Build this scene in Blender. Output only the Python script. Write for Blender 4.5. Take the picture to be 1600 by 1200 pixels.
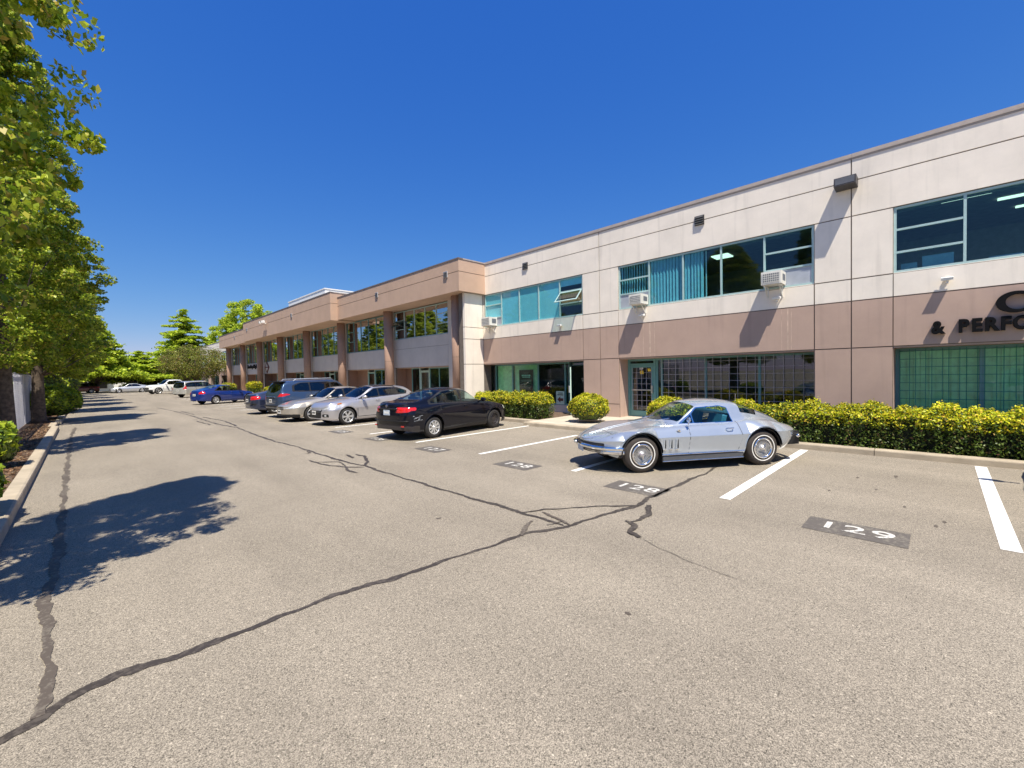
import bpy, math, random
import numpy as np
from mathutils import Vector, Matrix

for _o in list(bpy.data.objects):
    bpy.data.objects.remove(_o, do_unlink=True)
scene = bpy.context.scene
COL = scene.collection
random.seed(7)
rng = np.random.default_rng(11)

# ------------------------------------------------------------------ camera
FPX, YAW, PITCH, ROLL, CAMH = 671.5, math.radians(44.91), math.radians(-1.438), math.radians(1.125), 1.86
fw = Vector((math.sin(YAW) * math.cos(PITCH), math.cos(YAW) * math.cos(PITCH), math.sin(PITCH)))
rt = Vector((math.cos(YAW), -math.sin(YAW), 0)); up = rt.cross(fw)
r2 = math.cos(ROLL) * rt - math.sin(ROLL) * up
u2 = math.sin(ROLL) * rt + math.cos(ROLL) * up
cam_data = bpy.data.cameras.new('camera')
cam = bpy.data.objects.new('camera', cam_data); COL.objects.link(cam)
cam.matrix_world = Matrix(((r2.x, u2.x, -fw.x, 0), (r2.y, u2.y, -fw.y, 0), (r2.z, u2.z, -fw.z, CAMH), (0, 0, 0, 1)))
cam_data.sensor_width = 36.0; cam_data.lens = FPX / 1600 * 36.0
cam_data.clip_start = 0.05; cam_data.clip_end = 3000
scene.camera = cam

# ------------------------------------------------------------------ sky, sun, exposure
SUN_TO = Vector((-0.265, -0.42, 1.0)).normalized()
world = bpy.data.worlds.new('World'); scene.world = world; world.use_nodes = True
wn = world.node_tree.nodes; wl = world.node_tree.links
for n in list(wn): wn.remove(n)
sky = wn.new('ShaderNodeTexSky'); sky.sky_type = 'NISHITA'; sky.sun_disc = False
sky.sun_elevation = math.asin(SUN_TO.z)
sky.sun_rotation = math.atan2(SUN_TO.x, SUN_TO.y) % (2 * math.pi)
sky.air_density = 1.0; sky.dust_density = 0.2; sky.ozone_density = 5.0; sky.altitude = 300
bg = wn.new('ShaderNodeBackground'); bg.inputs['Strength'].default_value = 0.10
wo = wn.new('ShaderNodeOutputWorld')
# grade of the sky colour, as a polarised lens shows it: power curve per channel
sp_ = wn.new('ShaderNodeSeparateColor'); cb_ = wn.new('ShaderNodeCombineColor'); wl.new(sky.outputs[0], sp_.inputs[0])
for i_, (k_, e_) in enumerate(((0.30, 1.42), (0.735, 0.86), (2.60, 0.36))):
    pw = wn.new('ShaderNodeMath'); pw.operation = 'POWER'; pw.inputs[1].default_value = e_; wl.new(sp_.outputs[i_], pw.inputs[0])
    ml = wn.new('ShaderNodeMath'); ml.operation = 'MULTIPLY'; ml.inputs[1].default_value = k_; wl.new(pw.outputs[0], ml.inputs[0]); wl.new(ml.outputs[0], cb_.inputs[i_])
wl.new(cb_.outputs[0], bg.inputs[0]); wl.new(bg.outputs[0], wo.inputs[0])
sd = bpy.data.lights.new('sun', 'SUN'); sd.energy = 5.0; sd.angle = math.radians(0.5); sd.color = (1.0, 0.93, 0.80)
sun = bpy.data.objects.new('sun', sd); COL.objects.link(sun)
sun.rotation_euler = (-SUN_TO).to_track_quat('-Z', 'Y').to_euler(); sun.location = (0, 0, 40)
scene.view_settings.view_transform = 'Standard'; scene.view_settings.look = 'None'
scene.view_settings.exposure = 0.58; scene.view_settings.gamma = 1.0
scene.view_settings.use_curve_mapping = False
scene.render.engine = 'CYCLES'
scene.cycles.max_bounces = 8; scene.cycles.transparent_max_bounces = 12

# ------------------------------------------------------------------ helpers
class MB:
    def __init__(s): s.v = []; s.f = []; s.uv = None
    def add(s, vs, fs):
        n = len(s.v); s.v.extend([tuple(map(float, p)) for p in vs]); s.f.extend([tuple(i + n for i in f) for f in fs]); return s
    def box(s, x0, x1, y0, y1, z0, z1):
        if x0 > x1: x0, x1 = x1, x0
        if y0 > y1: y0, y1 = y1, y0
        if z0 > z1: z0, z1 = z1, z0
        return s.add([(x0, y0, z0), (x1, y0, z0), (x1, y1, z0), (x0, y1, z0), (x0, y0, z1), (x1, y0, z1), (x1, y1, z1), (x0, y1, z1)],
                     [(0, 3, 2, 1), (4, 5, 6, 7), (0, 1, 5, 4), (1, 2, 6, 5), (2, 3, 7, 6), (3, 0, 4, 7)])
    def obox(s, c, ax, ay, az, hx, hy, hz):
        c = Vector(c); ax = Vector(ax).normalized(); ay = Vector(ay).normalized(); az = Vector(az).normalized()
        P = [c + ax * (hx * i) + ay * (hy * j) + az * (hz * k) for k in (-1, 1) for i, j in ((-1, -1), (1, -1), (1, 1), (-1, 1))]
        return s.add(P, [(0, 3, 2, 1), (4, 5, 6, 7), (0, 1, 5, 4), (1, 2, 6, 5), (2, 3, 7, 6), (3, 0, 4, 7)])
    def prism(s, poly, h0, h1, axis='z'):
        n = len(poly)
        def P(a, b, h): return {'z': (a, b, h), 'y': (a, h, b), 'x': (h, a, b)}[axis]
        vs = [P(a, b, h0) for a, b in poly] + [P(a, b, h1) for a, b in poly]
        fs = [tuple(range(n))[::-1], tuple(range(n, 2 * n))] + [(i, (i + 1) % n, n + (i + 1) % n, n + i) for i in range(n)]
        return s.add(vs, fs)
    def tube(s, pts, rs, n=8, cap=True):
        pts = [Vector(p) for p in pts]
        if not hasattr(rs, '__len__'): rs = [rs] * len(pts)
        vs = []; fs = []; a = None
        for i, p in enumerate(pts):
            d = (pts[min(i + 1, len(pts) - 1)] - pts[max(i - 1, 0)]).normalized()
            if a is None:
                a = d.cross(Vector((0, 0, 1)))
                if a.length < .2: a = d.cross(Vector((1, 0, 0)))
            else: a = a - d * a.dot(d)
            a.normalize(); b = d.cross(a)
            for k in range(n):
                t = 2 * math.pi * k / n; vs.append(p + (a * math.cos(t) + b * math.sin(t)) * rs[i])
        for i in range(len(pts) - 1):
            for k in range(n): fs.append((i * n + k, i * n + (k + 1) % n, (i + 1) * n + (k + 1) % n, (i + 1) * n + k))
        if cap: fs.append(tuple(range(n))[::-1]); fs.append(tuple(range((len(pts) - 1) * n, len(pts) * n)))
        return s.add(vs, fs)
    def lathe_y(s, prof, cx, cz, n=32, closed=False, a0=0.0):
        m = len(prof); vs = []; fs = []
        for k in range(n):
            t = 2 * math.pi * k / n + a0
            for y, r in prof: vs.append((cx + r * math.cos(t), y, cz + r * math.sin(t)))
        for k in range(n):
            k2 = (k + 1) % n
            for j in range(m - 1 + (1 if closed else 0)):
                j2 = (j + 1) % m; fs.append((k * m + j, k * m + j2, k2 * m + j2, k2 * m + j))
        return s.add(vs, fs)
    def mesh(s, name, smooth=False):
        me = bpy.data.meshes.new(name); me.from_pydata(s.v, [], s.f); me.update()
        if smooth: me.polygons.foreach_set('use_smooth', [True] * len(me.polygons))
        return me

def tag(o, label=None, cat=None, group=None, kind=None):
    if label: o['label'] = label
    if cat: o['category'] = cat
    if group: o['group'] = group
    if kind: o['kind'] = kind
    return o
def WM(o):
    return o.matrix_basis.copy() if o.parent is None else WM(o.parent) @ o.matrix_parent_inverse @ o.matrix_basis
def link(name, me, mat, parent=None, local=False):
    o = bpy.data.objects.new(name, me); COL.objects.link(o)
    if mat is not None:
        if not me.materials: me.materials.append(mat)
    if parent is not None:
        o.parent = parent
        if not local:
            o.matrix_parent_inverse = WM(parent).inverted()
    return o
def build(name, mb, mat, parent=None, smooth=False, local=False): return link(name, mb.mesh(name, smooth), mat, parent, local)
def empty(name, loc, rz=0.0):
    o = bpy.data.objects.new(name, None); COL.objects.link(o); o.location = loc; o.rotation_euler = (0, 0, rz)
    o.empty_display_size = 0.2; return o
def copy_tree(o, parent=None):
    c = o.copy(); COL.objects.link(c)
    if parent is not None: c.parent = parent
    for ch in list(o.children): copy_tree(ch, c)
    return c
def np_mesh(name, V, Q, mat, smooth=False):
    me = bpy.data.meshes.new(name); V = np.asarray(V, dtype=np.float32); Q = np.asarray(Q, dtype=np.int32)
    me.vertices.add(len(V)); me.vertices.foreach_set('co', V.ravel())
    k = Q.shape[1]; me.loops.add(Q.size); me.loops.foreach_set('vertex_index', Q.ravel())
    me.polygons.add(len(Q)); me.polygons.foreach_set('loop_start', np.arange(0, Q.size, k, dtype=np.int32))
    if smooth: me.polygons.foreach_set('use_smooth', np.ones(len(Q), dtype=bool))
    me.update(calc_edges=True); me.validate()
    if mat is not None: me.materials.append(mat)
    return me

# ------------------------------------------------------------------ materials
def newmat(name):
    m = bpy.data.materials.new(name); m.use_nodes = True; nt = m.node_tree
    return m, nt, nt.nodes['Principled BSDF']
def N(nt, t, **k):
    n = nt.nodes.new(t)
    for a, b in k.items():
        if a in n.inputs: n.inputs[a].default_value = b
        else: setattr(n, a, b)
    return n
def plain(name, col, rough=0.6, metal=0.0, var=0.12, scale=6.0, bump=0.0, coat=0.0, spec=None, bscale=None):
    m, nt, p = newmat(name); L = nt.links
    p.inputs['Roughness'].default_value = rough; p.inputs['Metallic'].default_value = metal
    if coat: p.inputs['Coat Weight'].default_value = coat; p.inputs['Coat Roughness'].default_value = 0.03
    if spec is not None: p.inputs['Specular IOR Level'].default_value = spec
    tc = N(nt, 'ShaderNodeTexCoord')
    nz = N(nt, 'ShaderNodeTexNoise', Scale=scale, Detail=6.0); L.new(tc.outputs['Object'], nz.inputs['Vector'])
    mr = N(nt, 'ShaderNodeMapRange'); mr.inputs[1].default_value = 0.3; mr.inputs[2].default_value = 0.7
    mr.inputs[3].default_value = 1 - var; mr.inputs[4].default_value = 1 + var; L.new(nz.outputs[0], mr.inputs[0])
    mx = N(nt, 'ShaderNodeMix', data_type='RGBA', blend_type='MULTIPLY'); mx.inputs[0].default_value = 1
    mx.inputs[6].default_value = (*col, 1); L.new(mr.outputs[0], mx.inputs[7]); L.new(mx.outputs[2], p.inputs['Base Color'])
    if bump:
        nb = N(nt, 'ShaderNodeTexNoise', Scale=bscale or scale * 12, Detail=4.0); L.new(tc.outputs['Object'], nb.inputs['Vector'])
        b = N(nt, 'ShaderNodeBump', Strength=bump, Distance=0.01); L.new(nb.outputs[0], b.inputs['Height']); L.new(b.outputs[0], p.inputs['Normal'])
    return m
def wallmat(name, col, streak=0.1):
    m, nt, p = newmat(name); L = nt.links; p.inputs['Roughness'].default_value = 0.85
    tc = N(nt, 'ShaderNodeTexCoord')
    n1 = N(nt, 'ShaderNodeTexNoise', Scale=1.1, Detail=8.0, Roughness=0.65); L.new(tc.outputs['Object'], n1.inputs['Vector'])
    mp = N(nt, 'ShaderNodeMapping'); mp.inputs['Scale'].default_value = (5, 5, 0.35); L.new(tc.outputs['Object'], mp.inputs[0])
    n2 = N(nt, 'ShaderNodeTexNoise', Scale=1.0, Detail=4.0); L.new(mp.outputs[0], n2.inputs['Vector'])
    n3 = N(nt, 'ShaderNodeTexNoise', Scale=90.0, Detail=2.0); L.new(tc.outputs['Object'], n3.inputs['Vector'])
    a = N(nt, 'ShaderNodeMapRange'); a.inputs[1].default_value = .3; a.inputs[2].default_value = .72; a.inputs[3].default_value = 1.06; a.inputs[4].default_value = 0.90
    b = N(nt, 'ShaderNodeMapRange'); b.inputs[1].default_value = .55; b.inputs[2].default_value = .8; b.inputs[3].default_value = 1.0; b.inputs[4].default_value = 1 - streak
    L.new(n1.outputs[0], a.inputs[0]); L.new(n2.outputs[0], b.inputs[0])
    mu = N(nt, 'ShaderNodeMath', operation='MULTIPLY'); L.new(a.outputs[0], mu.inputs[0]); L.new(b.outputs[0], mu.inputs[1])
    mx = N(nt, 'ShaderNodeMix', data_type='RGBA', blend_type='MULTIPLY'); mx.inputs[0].default_value = 1; mx.inputs[6].default_value = (*col, 1)
    L.new(mu.outputs[0], mx.inputs[7]); L.new(mx.outputs[2], p.inputs['Base Color'])
    bp = N(nt, 'ShaderNodeBump', Strength=0.18, Distance=0.006); L.new(n3.outputs[0], bp.inputs['Height']); L.new(bp.outputs[0], p.inputs['Normal'])
    return m
def glassmat(name, tint, refl=1.5, rough=0.0, extra=0.0, body=None):
    m, nt, p = newmat(name); L = nt.links; nt.nodes.remove(p)
    out = [n for n in nt.nodes if n.type == 'OUTPUT_MATERIAL'][0]
    tr = N(nt, 'ShaderNodeBsdfTransparent'); tr.inputs[0].default_value = (*tint, 1)
    gl = N(nt, 'ShaderNodeBsdfGlossy', Roughness=rough); gl.inputs[0].default_value = (0.95, 0.97, 0.97, 1)
    tc = N(nt, 'ShaderNodeTexCoord'); nz = N(nt, 'ShaderNodeTexNoise', Scale=0.9, Detail=1.0); L.new(tc.outputs['Object'], nz.inputs['Vector'])
    bp = N(nt, 'ShaderNodeBump', Strength=0.06, Distance=0.02); L.new(nz.outputs[0], bp.inputs['Height']); L.new(bp.outputs[0], gl.inputs['Normal'])
    fr = N(nt, 'ShaderNodeFresnel', IOR=refl)
    ad = N(nt, 'ShaderNodeMath', operation='ADD'); ad.inputs[1].default_value = extra; ad.use_clamp = True
    L.new(fr.outputs[0], ad.inputs[0])
    ge = N(nt, 'ShaderNodeNewGeometry'); sb = N(nt, 'ShaderNodeMath', operation='SUBTRACT'); sb.inputs[0].default_value = 1.0; L.new(ge.outputs['Backfacing'], sb.inputs[1])
    ml = N(nt, 'ShaderNodeMath', operation='MULTIPLY'); L.new(ad.outputs[0], ml.inputs[0]); L.new(sb.outputs[0], ml.inputs[1])   # the inner face of a pane does not reflect twice
    mx = N(nt, 'ShaderNodeMixShader'); L.new(ml.outputs[0], mx.inputs[0]); L.new(tr.outputs[0], mx.inputs[1]); L.new(gl.outputs[0], mx.inputs[2])
    L.new(mx.outputs[0], out.inputs[0]); return m
def leafmat(name, c1, c2, c3=None, trans=0.35, rough=0.45):
    m, nt, p = newmat(name); L = nt.links; out = [n for n in nt.nodes if n.type == 'OUTPUT_MATERIAL'][0]
    ge = N(nt, 'ShaderNodeNewGeometry'); cr = N(nt, 'ShaderNodeValToRGB'); L.new(ge.outputs['Random Per Island'], cr.inputs[0])
    e = cr.color_ramp.elements; e[0].color = (*c1, 1); e[1].color = (*c2, 1); e[0].position = 0.15; e[1].position = 0.8
    if c3: x = e.new(0.98); x.color = (*c3, 1)
    tc = N(nt, 'ShaderNodeTexCoord'); nz = N(nt, 'ShaderNodeTexNoise', Scale=0.7, Detail=3.0); L.new(tc.outputs['Object'], nz.inputs['Vector'])
    mr = N(nt, 'ShaderNodeMapRange'); mr.inputs[1].default_value = .3; mr.inputs[2].default_value = .7; mr.inputs[3].default_value = .72; mr.inputs[4].default_value = 1.25; L.new(nz.outputs[0], mr.inputs[0])
    mx = N(nt, 'ShaderNodeMix', data_type='RGBA', blend_type='MULTIPLY'); mx.inputs[0].default_value = 1; L.new(cr.outputs[0], mx.inputs[6]); L.new(mr.outputs[0], mx.inputs[7])
    L.new(mx.outputs[2], p.inputs['Base Color']); p.inputs['Roughness'].default_value = rough; p.inputs['Specular IOR Level'].default_value = 0.35
    tl = N(nt, 'ShaderNodeBsdfTranslucent'); L.new(mx.outputs[2], tl.inputs[0])
    ms = N(nt, 'ShaderNodeMixShader'); ms.inputs[0].default_value = trans; L.new(p.outputs[0], ms.inputs[1]); L.new(tl.outputs[0], ms.inputs[2]); L.new(ms.outputs[0], out.inputs[0])
    return m
def carpaint(name, col, metal=0.5, rough=0.3, coat=1.0):
    m, nt, p = newmat(name); L = nt.links
    p.inputs['Metallic'].default_value = metal; p.inputs['Roughness'].default_value = rough; p.inputs['Coat Weight'].default_value = coat; p.inputs['Coat Roughness'].default_value = 0.02
    tc = N(nt, 'ShaderNodeTexCoord'); nz = N(nt, 'ShaderNodeTexNoise', Scale=3.0, Detail=5.0); L.new(tc.outputs['Object'], nz.inputs['Vector'])
    mr = N(nt, 'ShaderNodeMapRange'); mr.inputs[3].default_value = .93; mr.inputs[4].default_value = 1.07; L.new(nz.outputs[0], mr.inputs[0])
    mx = N(nt, 'ShaderNodeMix', data_type='RGBA', blend_type='MULTIPLY'); mx.inputs[0].default_value = 1; mx.inputs[6].default_value = (*col, 1); L.new(mr.outputs[0], mx.inputs[7])
    L.new(mx.outputs[2], p.inputs['Base Color']); return m
def emit(name, col, st):
    m, nt, p = newmat(name); p.inputs['Base Color'].default_value = (*col, 1); p.inputs['Emission Color'].default_value = (*col, 1); p.inputs['Emission Strength'].default_value = st; return m

def asphalt():
    m, nt, p = newmat('asphalt'); L = nt.links; tc = N(nt, 'ShaderNodeTexCoord'); p.inputs['Roughness'].default_value = 0.88
    p.inputs['Specular IOR Level'].default_value = 0.3
    big = N(nt, 'ShaderNodeTexNoise', Scale=0.35, Detail=7.0, Roughness=0.6); L.new(tc.outputs['Object'], big.inputs['Vector'])
    cr = N(nt, 'ShaderNodeValToRGB'); e = cr.color_ramp.elements; e[0].position = .3; e[0].color = (0.228, 0.197, 0.155, 1); e[1].position = .72; e[1].color = (0.292, 0.254, 0.200, 1)
    L.new(big.outputs[0], cr.inputs[0])
    # stones: two voronoi scales
    col = cr.outputs[0]
    for sc, lo, hi, w in ((240.0, 0.25, 1.75, 0.8), (130.0, 0.65, 1.35, 0.5)):
        v = N(nt, 'ShaderNodeTexVoronoi', Scale=sc); L.new(tc.outputs['Object'], v.inputs['Vector'])
        sp = N(nt, 'ShaderNodeSeparateColor'); L.new(v.outputs['Color'], sp.inputs[0])
        mr = N(nt, 'ShaderNodeMapRange'); mr.inputs[3].default_value = lo; mr.inputs[4].default_value = hi; L.new(sp.outputs[0], mr.inputs[0])
        mx = N(nt, 'ShaderNodeMix', data_type='RGBA', blend_type='MULTIPLY'); mx.inputs[0].default_value = w; L.new(col, mx.inputs[6]); L.new(mr.outputs[0], mx.inputs[7]); col = mx.outputs[2]
    for sc, a_, b_, m_ in ((75.0, .0, .09, .50), (60.0, .93, 1.0, 1.42)):
        v = N(nt, 'ShaderNodeTexVoronoi', Scale=sc); L.new(tc.outputs['Object'], v.inputs['Vector'])
        sp = N(nt, 'ShaderNodeSeparateColor'); L.new(v.outputs['Color'], sp.inputs[0])
        g1 = N(nt, 'ShaderNodeMath', operation='GREATER_THAN'); g1.inputs[1].default_value = a_; L.new(sp.outputs[1], g1.inputs[0])
        g2 = N(nt, 'ShaderNodeMath', operation='LESS_THAN'); g2.inputs[1].default_value = b_; L.new(sp.outputs[1], g2.inputs[0])
        g3 = N(nt, 'ShaderNodeMath', operation='LESS_THAN'); g3.inputs[1].default_value = .42; L.new(v.outputs['Distance'], g3.inputs[0])
        g4 = N(nt, 'ShaderNodeMath', operation='MULTIPLY'); L.new(g1.outputs[0], g4.inputs[0]); L.new(g2.outputs[0], g4.inputs[1])
        g5 = N(nt, 'ShaderNodeMath', operation='MULTIPLY'); L.new(g4.outputs[0], g5.inputs[0]); L.new(g3.outputs[0], g5.inputs[1])
        mx = N(nt, 'ShaderNodeMix', data_type='RGBA', blend_type='MULTIPLY'); L.new(g5.outputs[0], mx.inputs[0]); L.new(col, mx.inputs[6]); mx.inputs[7].default_value = (m_, m_, m_, 1); col = mx.outputs[2]
    # tyre-polished and dirty zones, metres across
    mp = N(nt, 'ShaderNodeMapping'); mp.inputs['Scale'].default_value = (1.1, .16, 1); L.new(tc.outputs['Object'], mp.inputs[0])
    tz = N(nt, 'ShaderNodeTexNoise', Scale=1.0, Detail=5.0); L.new(mp.outputs[0], tz.inputs['Vector'])
    mr = N(nt, 'ShaderNodeMapRange'); mr.inputs[1].default_value = .35; mr.inputs[2].default_value = .68; mr.inputs[3].default_value = .90; mr.inputs[4].default_value = 1.08; L.new(tz.outputs[0], mr.inputs[0])
    mx = N(nt, 'ShaderNodeMix', data_type='RGBA', blend_type='MULTIPLY'); mx.inputs[0].default_value = 1; L.new(col, mx.inputs[6]); L.new(mr.outputs[0], mx.inputs[7]); col = mx.outputs[2]
    # sparse dark stones and stains
    v = N(nt, 'ShaderNodeTexVoronoi', Scale=17.0); L.new(tc.outputs['Object'], v.inputs['Vector'])
    mr = N(nt, 'ShaderNodeMapRange'); mr.inputs[1].default_value = .05; mr.inputs[2].default_value = .13; mr.inputs[3].default_value = .55; mr.inputs[4].default_value = 1; L.new(v.outputs['Distance'], mr.inputs[0])
    mx = N(nt, 'ShaderNodeMix', data_type='RGBA', blend_type='MULTIPLY'); mx.inputs[0].default_value = .45; L.new(col, mx.inputs[6]); L.new(mr.outputs[0], mx.inputs[7]); col = mx.outputs[2]
    st = N(nt, 'ShaderNodeTexNoise', Scale=0.9, Detail=5.0, Roughness=.7); L.new(tc.outputs['Object'], st.inputs['Vector'])
    mr = N(nt, 'ShaderNodeMapRange'); mr.inputs[1].default_value = .66; mr.inputs[2].default_value = .78; mr.inputs[3].default_value = 1; mr.inputs[4].default_value = .72; L.new(st.outputs[0], mr.inputs[0])
    mx = N(nt, 'ShaderNodeMix', data_type='RGBA', blend_type='MULTIPLY'); mx.inputs[0].default_value = 1; L.new(col, mx.inputs[6]); L.new(mr.outputs[0], mx.inputs[7]); col = mx.outputs[2]
    L.new(col, p.inputs['Base Color'])
    nb = N(nt, 'ShaderNodeTexNoise', Scale=130.0, Detail=2.0); L.new(tc.outputs['Object'], nb.inputs['Vector'])
    b = N(nt, 'ShaderNodeBump', Strength=0.5, Distance=0.008); L.new(nb.outputs[0], b.inputs['Height']); L.new(b.outputs[0], p.inputs['Normal'])
    return m
def worn(name, col, under, thr=0.62, rough=0.6, sc=30):
    m, nt, p = newmat(name); L = nt.links; tc = N(nt, 'ShaderNodeTexCoord'); p.inputs['Roughness'].default_value = rough
    n1 = N(nt, 'ShaderNodeTexNoise', Scale=sc, Detail=6.0, Roughness=.75); L.new(tc.outputs['Object'], n1.inputs['Vector'])
    n2 = N(nt, 'ShaderNodeTexNoise', Scale=2.0, Detail=3.0); L.new(tc.outputs['Object'], n2.inputs['Vector'])
    ad = N(nt, 'ShaderNodeMath', operation='MULTIPLY_ADD'); ad.inputs[1].default_value = .35; L.new(n2.outputs[0], ad.inputs[0]); L.new(n1.outputs[0], ad.inputs[2])
    mr = N(nt, 'ShaderNodeMapRange'); mr.inputs[1].default_value = thr + .12; mr.inputs[2].default_value = thr + .2; L.new(ad.outputs[0], mr.inputs[0])
    mx = N(nt, 'ShaderNodeMix', data_type='RGBA'); mx.inputs[6].default_value = (*col, 1); mx.inputs[7].default_value = (*under, 1); L.new(mr.outputs[0], mx.inputs[0]); L.new(mx.outputs[2], p.inputs['Base Color'])
    return m

M = {}
M['asphalt'] = asphalt()
M['white_line'] = worn('white_line', (0.82, 0.81, 0.77), (0.42, 0.38, 0.32), 0.64)
M['black_patch'] = worn('black_patch', (0.105, 0.092, 0.08), (0.18, 0.16, 0.13), 0.58, .7, 18)
M['digit'] = worn('digit', (0.62, 0.60, 0.55), (0.2, 0.18, 0.16), 0.58)
M['crack'] = worn('crack', (0.042, 0.033, 0.026), (0.085, 0.07, 0.056), 0.55, .62, 22)
M['crack_worn'] = worn('crack_worn', (0.088, 0.07, 0.055), (0.15, 0.128, 0.1), 0.55, .7, 22)
M['stain'] = worn('stain', (0.19, 0.165, 0.13), (0.27, 0.24, 0.195), 0.42, .8, 30)
M['kerb'] = plain('kerb', (0.40, 0.335, 0.245), .85, var=.16, scale=3, bump=.3)
M['walk'] = plain('walk', (0.50, 0.44, 0.35), .85, var=.12, scale=2.5, bump=.2)
M['soil'] = plain('soil', (0.13, 0.085, 0.055), .95, var=.5, scale=14, bump=1.0)
M['litter'] = leafmat('litter', (0.10, 0.05, 0.03), (0.32, 0.19, 0.10), (0.4, 0.3, 0.18), trans=.1)
M['cream'] = wallmat('cream', (0.88, 0.795, 0.69), .15)
M['tan'] = wallmat('tan', (0.49, 0.348, 0.28), .14)
M['fascia'] = wallmat('fascia', (0.53, 0.365, 0.265), .06)
M['column'] = wallmat('column', (0.42, 0.27, 0.20), .06)
M['greywall'] = wallmat('greywall', (0.60, 0.56, 0.515), .1)
M['joint'] = plain('joint', (0.17, 0.14, 0.115), .9)
M['flash'] = plain('flash', (0.42, 0.36, 0.32), .5, var=.08)
M['flash_dark'] = plain('flash_dark', (0.18, 0.15, 0.14), .5, var=.08)
M['roof'] = plain('roof', (0.3, 0.29, 0.27), .9)
M['white'] = plain('white', (0.8, 0.79, 0.76), .5, var=.05)
M['frame'] = plain('frame', (0.42, 0.58, 0.56), .4, var=.06, metal=.1)
M['frame_teal'] = plain('frame_teal', (0.13, 0.30, 0.30), .4, var=.06)
M['frame_dark'] = plain('frame_dark', (0.02, 0.07, 0.07), .4)
M['glass_up'] = glassmat('glass_up', (0.66, 0.90, 0.94), 1.5, extra=.03)
M['glass_mirror'] = glassmat('glass_mirror', (0.45, 0.62, 0.62), 1.6, extra=.48)
M['glass_dn'] = glassmat('glass_dn', (0.62, 0.74, 0.71), 1.5, extra=.06)
M['glass_green'] = glassmat('glass_green', (0.74, 0.94, 0.86), 1.45, extra=.0)
M['blind'] = plain('blind', (0.45, 0.55, 0.58), .6, var=.1)
M['blind_green'] = plain('blind_green', (0.78, 0.84, 0.62), .7, var=.15)
M['shade'] = plain('shade', (0.70, 0.80, 0.80), .7, var=.05)
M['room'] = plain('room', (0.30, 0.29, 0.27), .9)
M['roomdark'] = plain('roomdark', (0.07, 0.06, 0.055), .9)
M['tube_light'] = emit('tube_light', (1.0, 0.93, 0.68), 1.2)
M['grille_bar'] = plain('grille_bar', (0.42, 0.42, 0.48), .4)
M['grille_green'] = plain('grille_green', (0.02, 0.20, 0.16), .5)
M['ac_white'] = plain('ac_white', (0.74, 0.72, 0.66), .5, var=.08)
M['ac_grille'] = plain('ac_grille', (0.14, 0.15, 0.17), .6)
M['panel_grey'] = plain('panel_grey', (0.42, 0.45, 0.50), .35, var=.12, scale=3)
M['bronze'] = plain('bronze', (0.035, 0.03, 0.03), .4)
M['lens'] = plain('lens', (0.10, 0.10, 0.10), .15, spec=.8)
M['signblack'] = plain('signblack', (0.006, 0.006, 0.007), .6, spec=.12)
M['signred'] = plain('signred', (0.14, 0.035, 0.03), .5)
M['brown_poster'] = plain('brown_poster', (0.13, 0.035, 0.03), .5, var=.05)
M['yellow'] = plain('yellow', (0.72, 0.52, 0.05), .6)
M['mint'] = plain('mint', (0.55, 0.72, 0.62), .5)
M['plywood'] = plain('plywood', (0.50, 0.33, 0.15), .8, var=.4, scale=25)
M['brown_door'] = wallmat('brown_door', (0.25, 0.15, 0.11), .1)
M['steel'] = plain('steel', (0.6, 0.6, 0.58), .35, metal=.7)
M['bark'] = plain('bark', (0.10, 0.075, 0.055), .95, var=.45, scale=14, bump=1.0, bscale=40)
M['maple'] = leafmat('maple', (0.14, 0.23, 0.016), (0.52, 0.60, 0.05), (0.50, 0.38, 0.08), trans=.45)
M['leaf_far'] = leafmat('leaf_far', (0.24, 0.36, 0.03), (0.58, 0.66, 0.05), trans=.4)
M['leaf_olive'] = leafmat('leaf_olive', (0.12, 0.14, 0.03), (0.34, 0.36, 0.07), (0.3, 0.15, 0.08), trans=.4)
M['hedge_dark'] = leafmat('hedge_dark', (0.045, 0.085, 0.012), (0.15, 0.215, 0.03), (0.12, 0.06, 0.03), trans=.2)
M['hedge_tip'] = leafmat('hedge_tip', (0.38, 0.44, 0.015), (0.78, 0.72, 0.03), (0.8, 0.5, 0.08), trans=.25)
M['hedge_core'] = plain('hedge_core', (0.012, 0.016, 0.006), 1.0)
M['slat'] = plain('slat', (0.62, 0.62, 0.66), .5, var=.12)
M['galv'] = plain('galv', (0.35, 0.36, 0.37), .4, metal=.6)
M['tyre'] = plain('tyre', (0.022, 0.020, 0.019), .75, var=.2)
M['tyre_brown'] = plain('tyre_brown', (0.040, 0.032, 0.027), .8, var=.25)
M['black'] = plain('black', (0.012, 0.012, 0.013), .5)
M['blackgloss'] = plain('blackgloss', (0.01, 0.01, 0.012), .15, coat=.5)
M['chrome'] = plain('chrome', (0.85, 0.86, 0.88), .08, metal=1.0, var=.02)
M['alloy'] = plain('alloy', (0.66, 0.66, 0.66), .3, metal=.6, var=.03)
M['whitewall'] = plain('whitewall', (0.75, 0.73, 0.68), .6, var=.06)
M['taillight'] = plain('taillight', (0.55, 0.015, 0.012), .12, coat=1.0, var=.2, scale=20)
M['headlight'] = plain('headlight', (0.62, 0.64, 0.66), .1, metal=.3, coat=1.0, var=.35, scale=16)
M['amber'] = plain('amber', (0.75, 0.22, 0.03), .2, coat=1)
M['plate'] = plain('plate', (0.45, 0.52, 0.62), .4, var=.3, scale=30)
M['carglass'] = glassmat('carglass', (0.66, 0.78, 0.75), 1.5, extra=.0)
M['cardark'] = glassmat('cardark', (0.13, 0.16, 0.20), 1.5, extra=.05)
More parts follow.
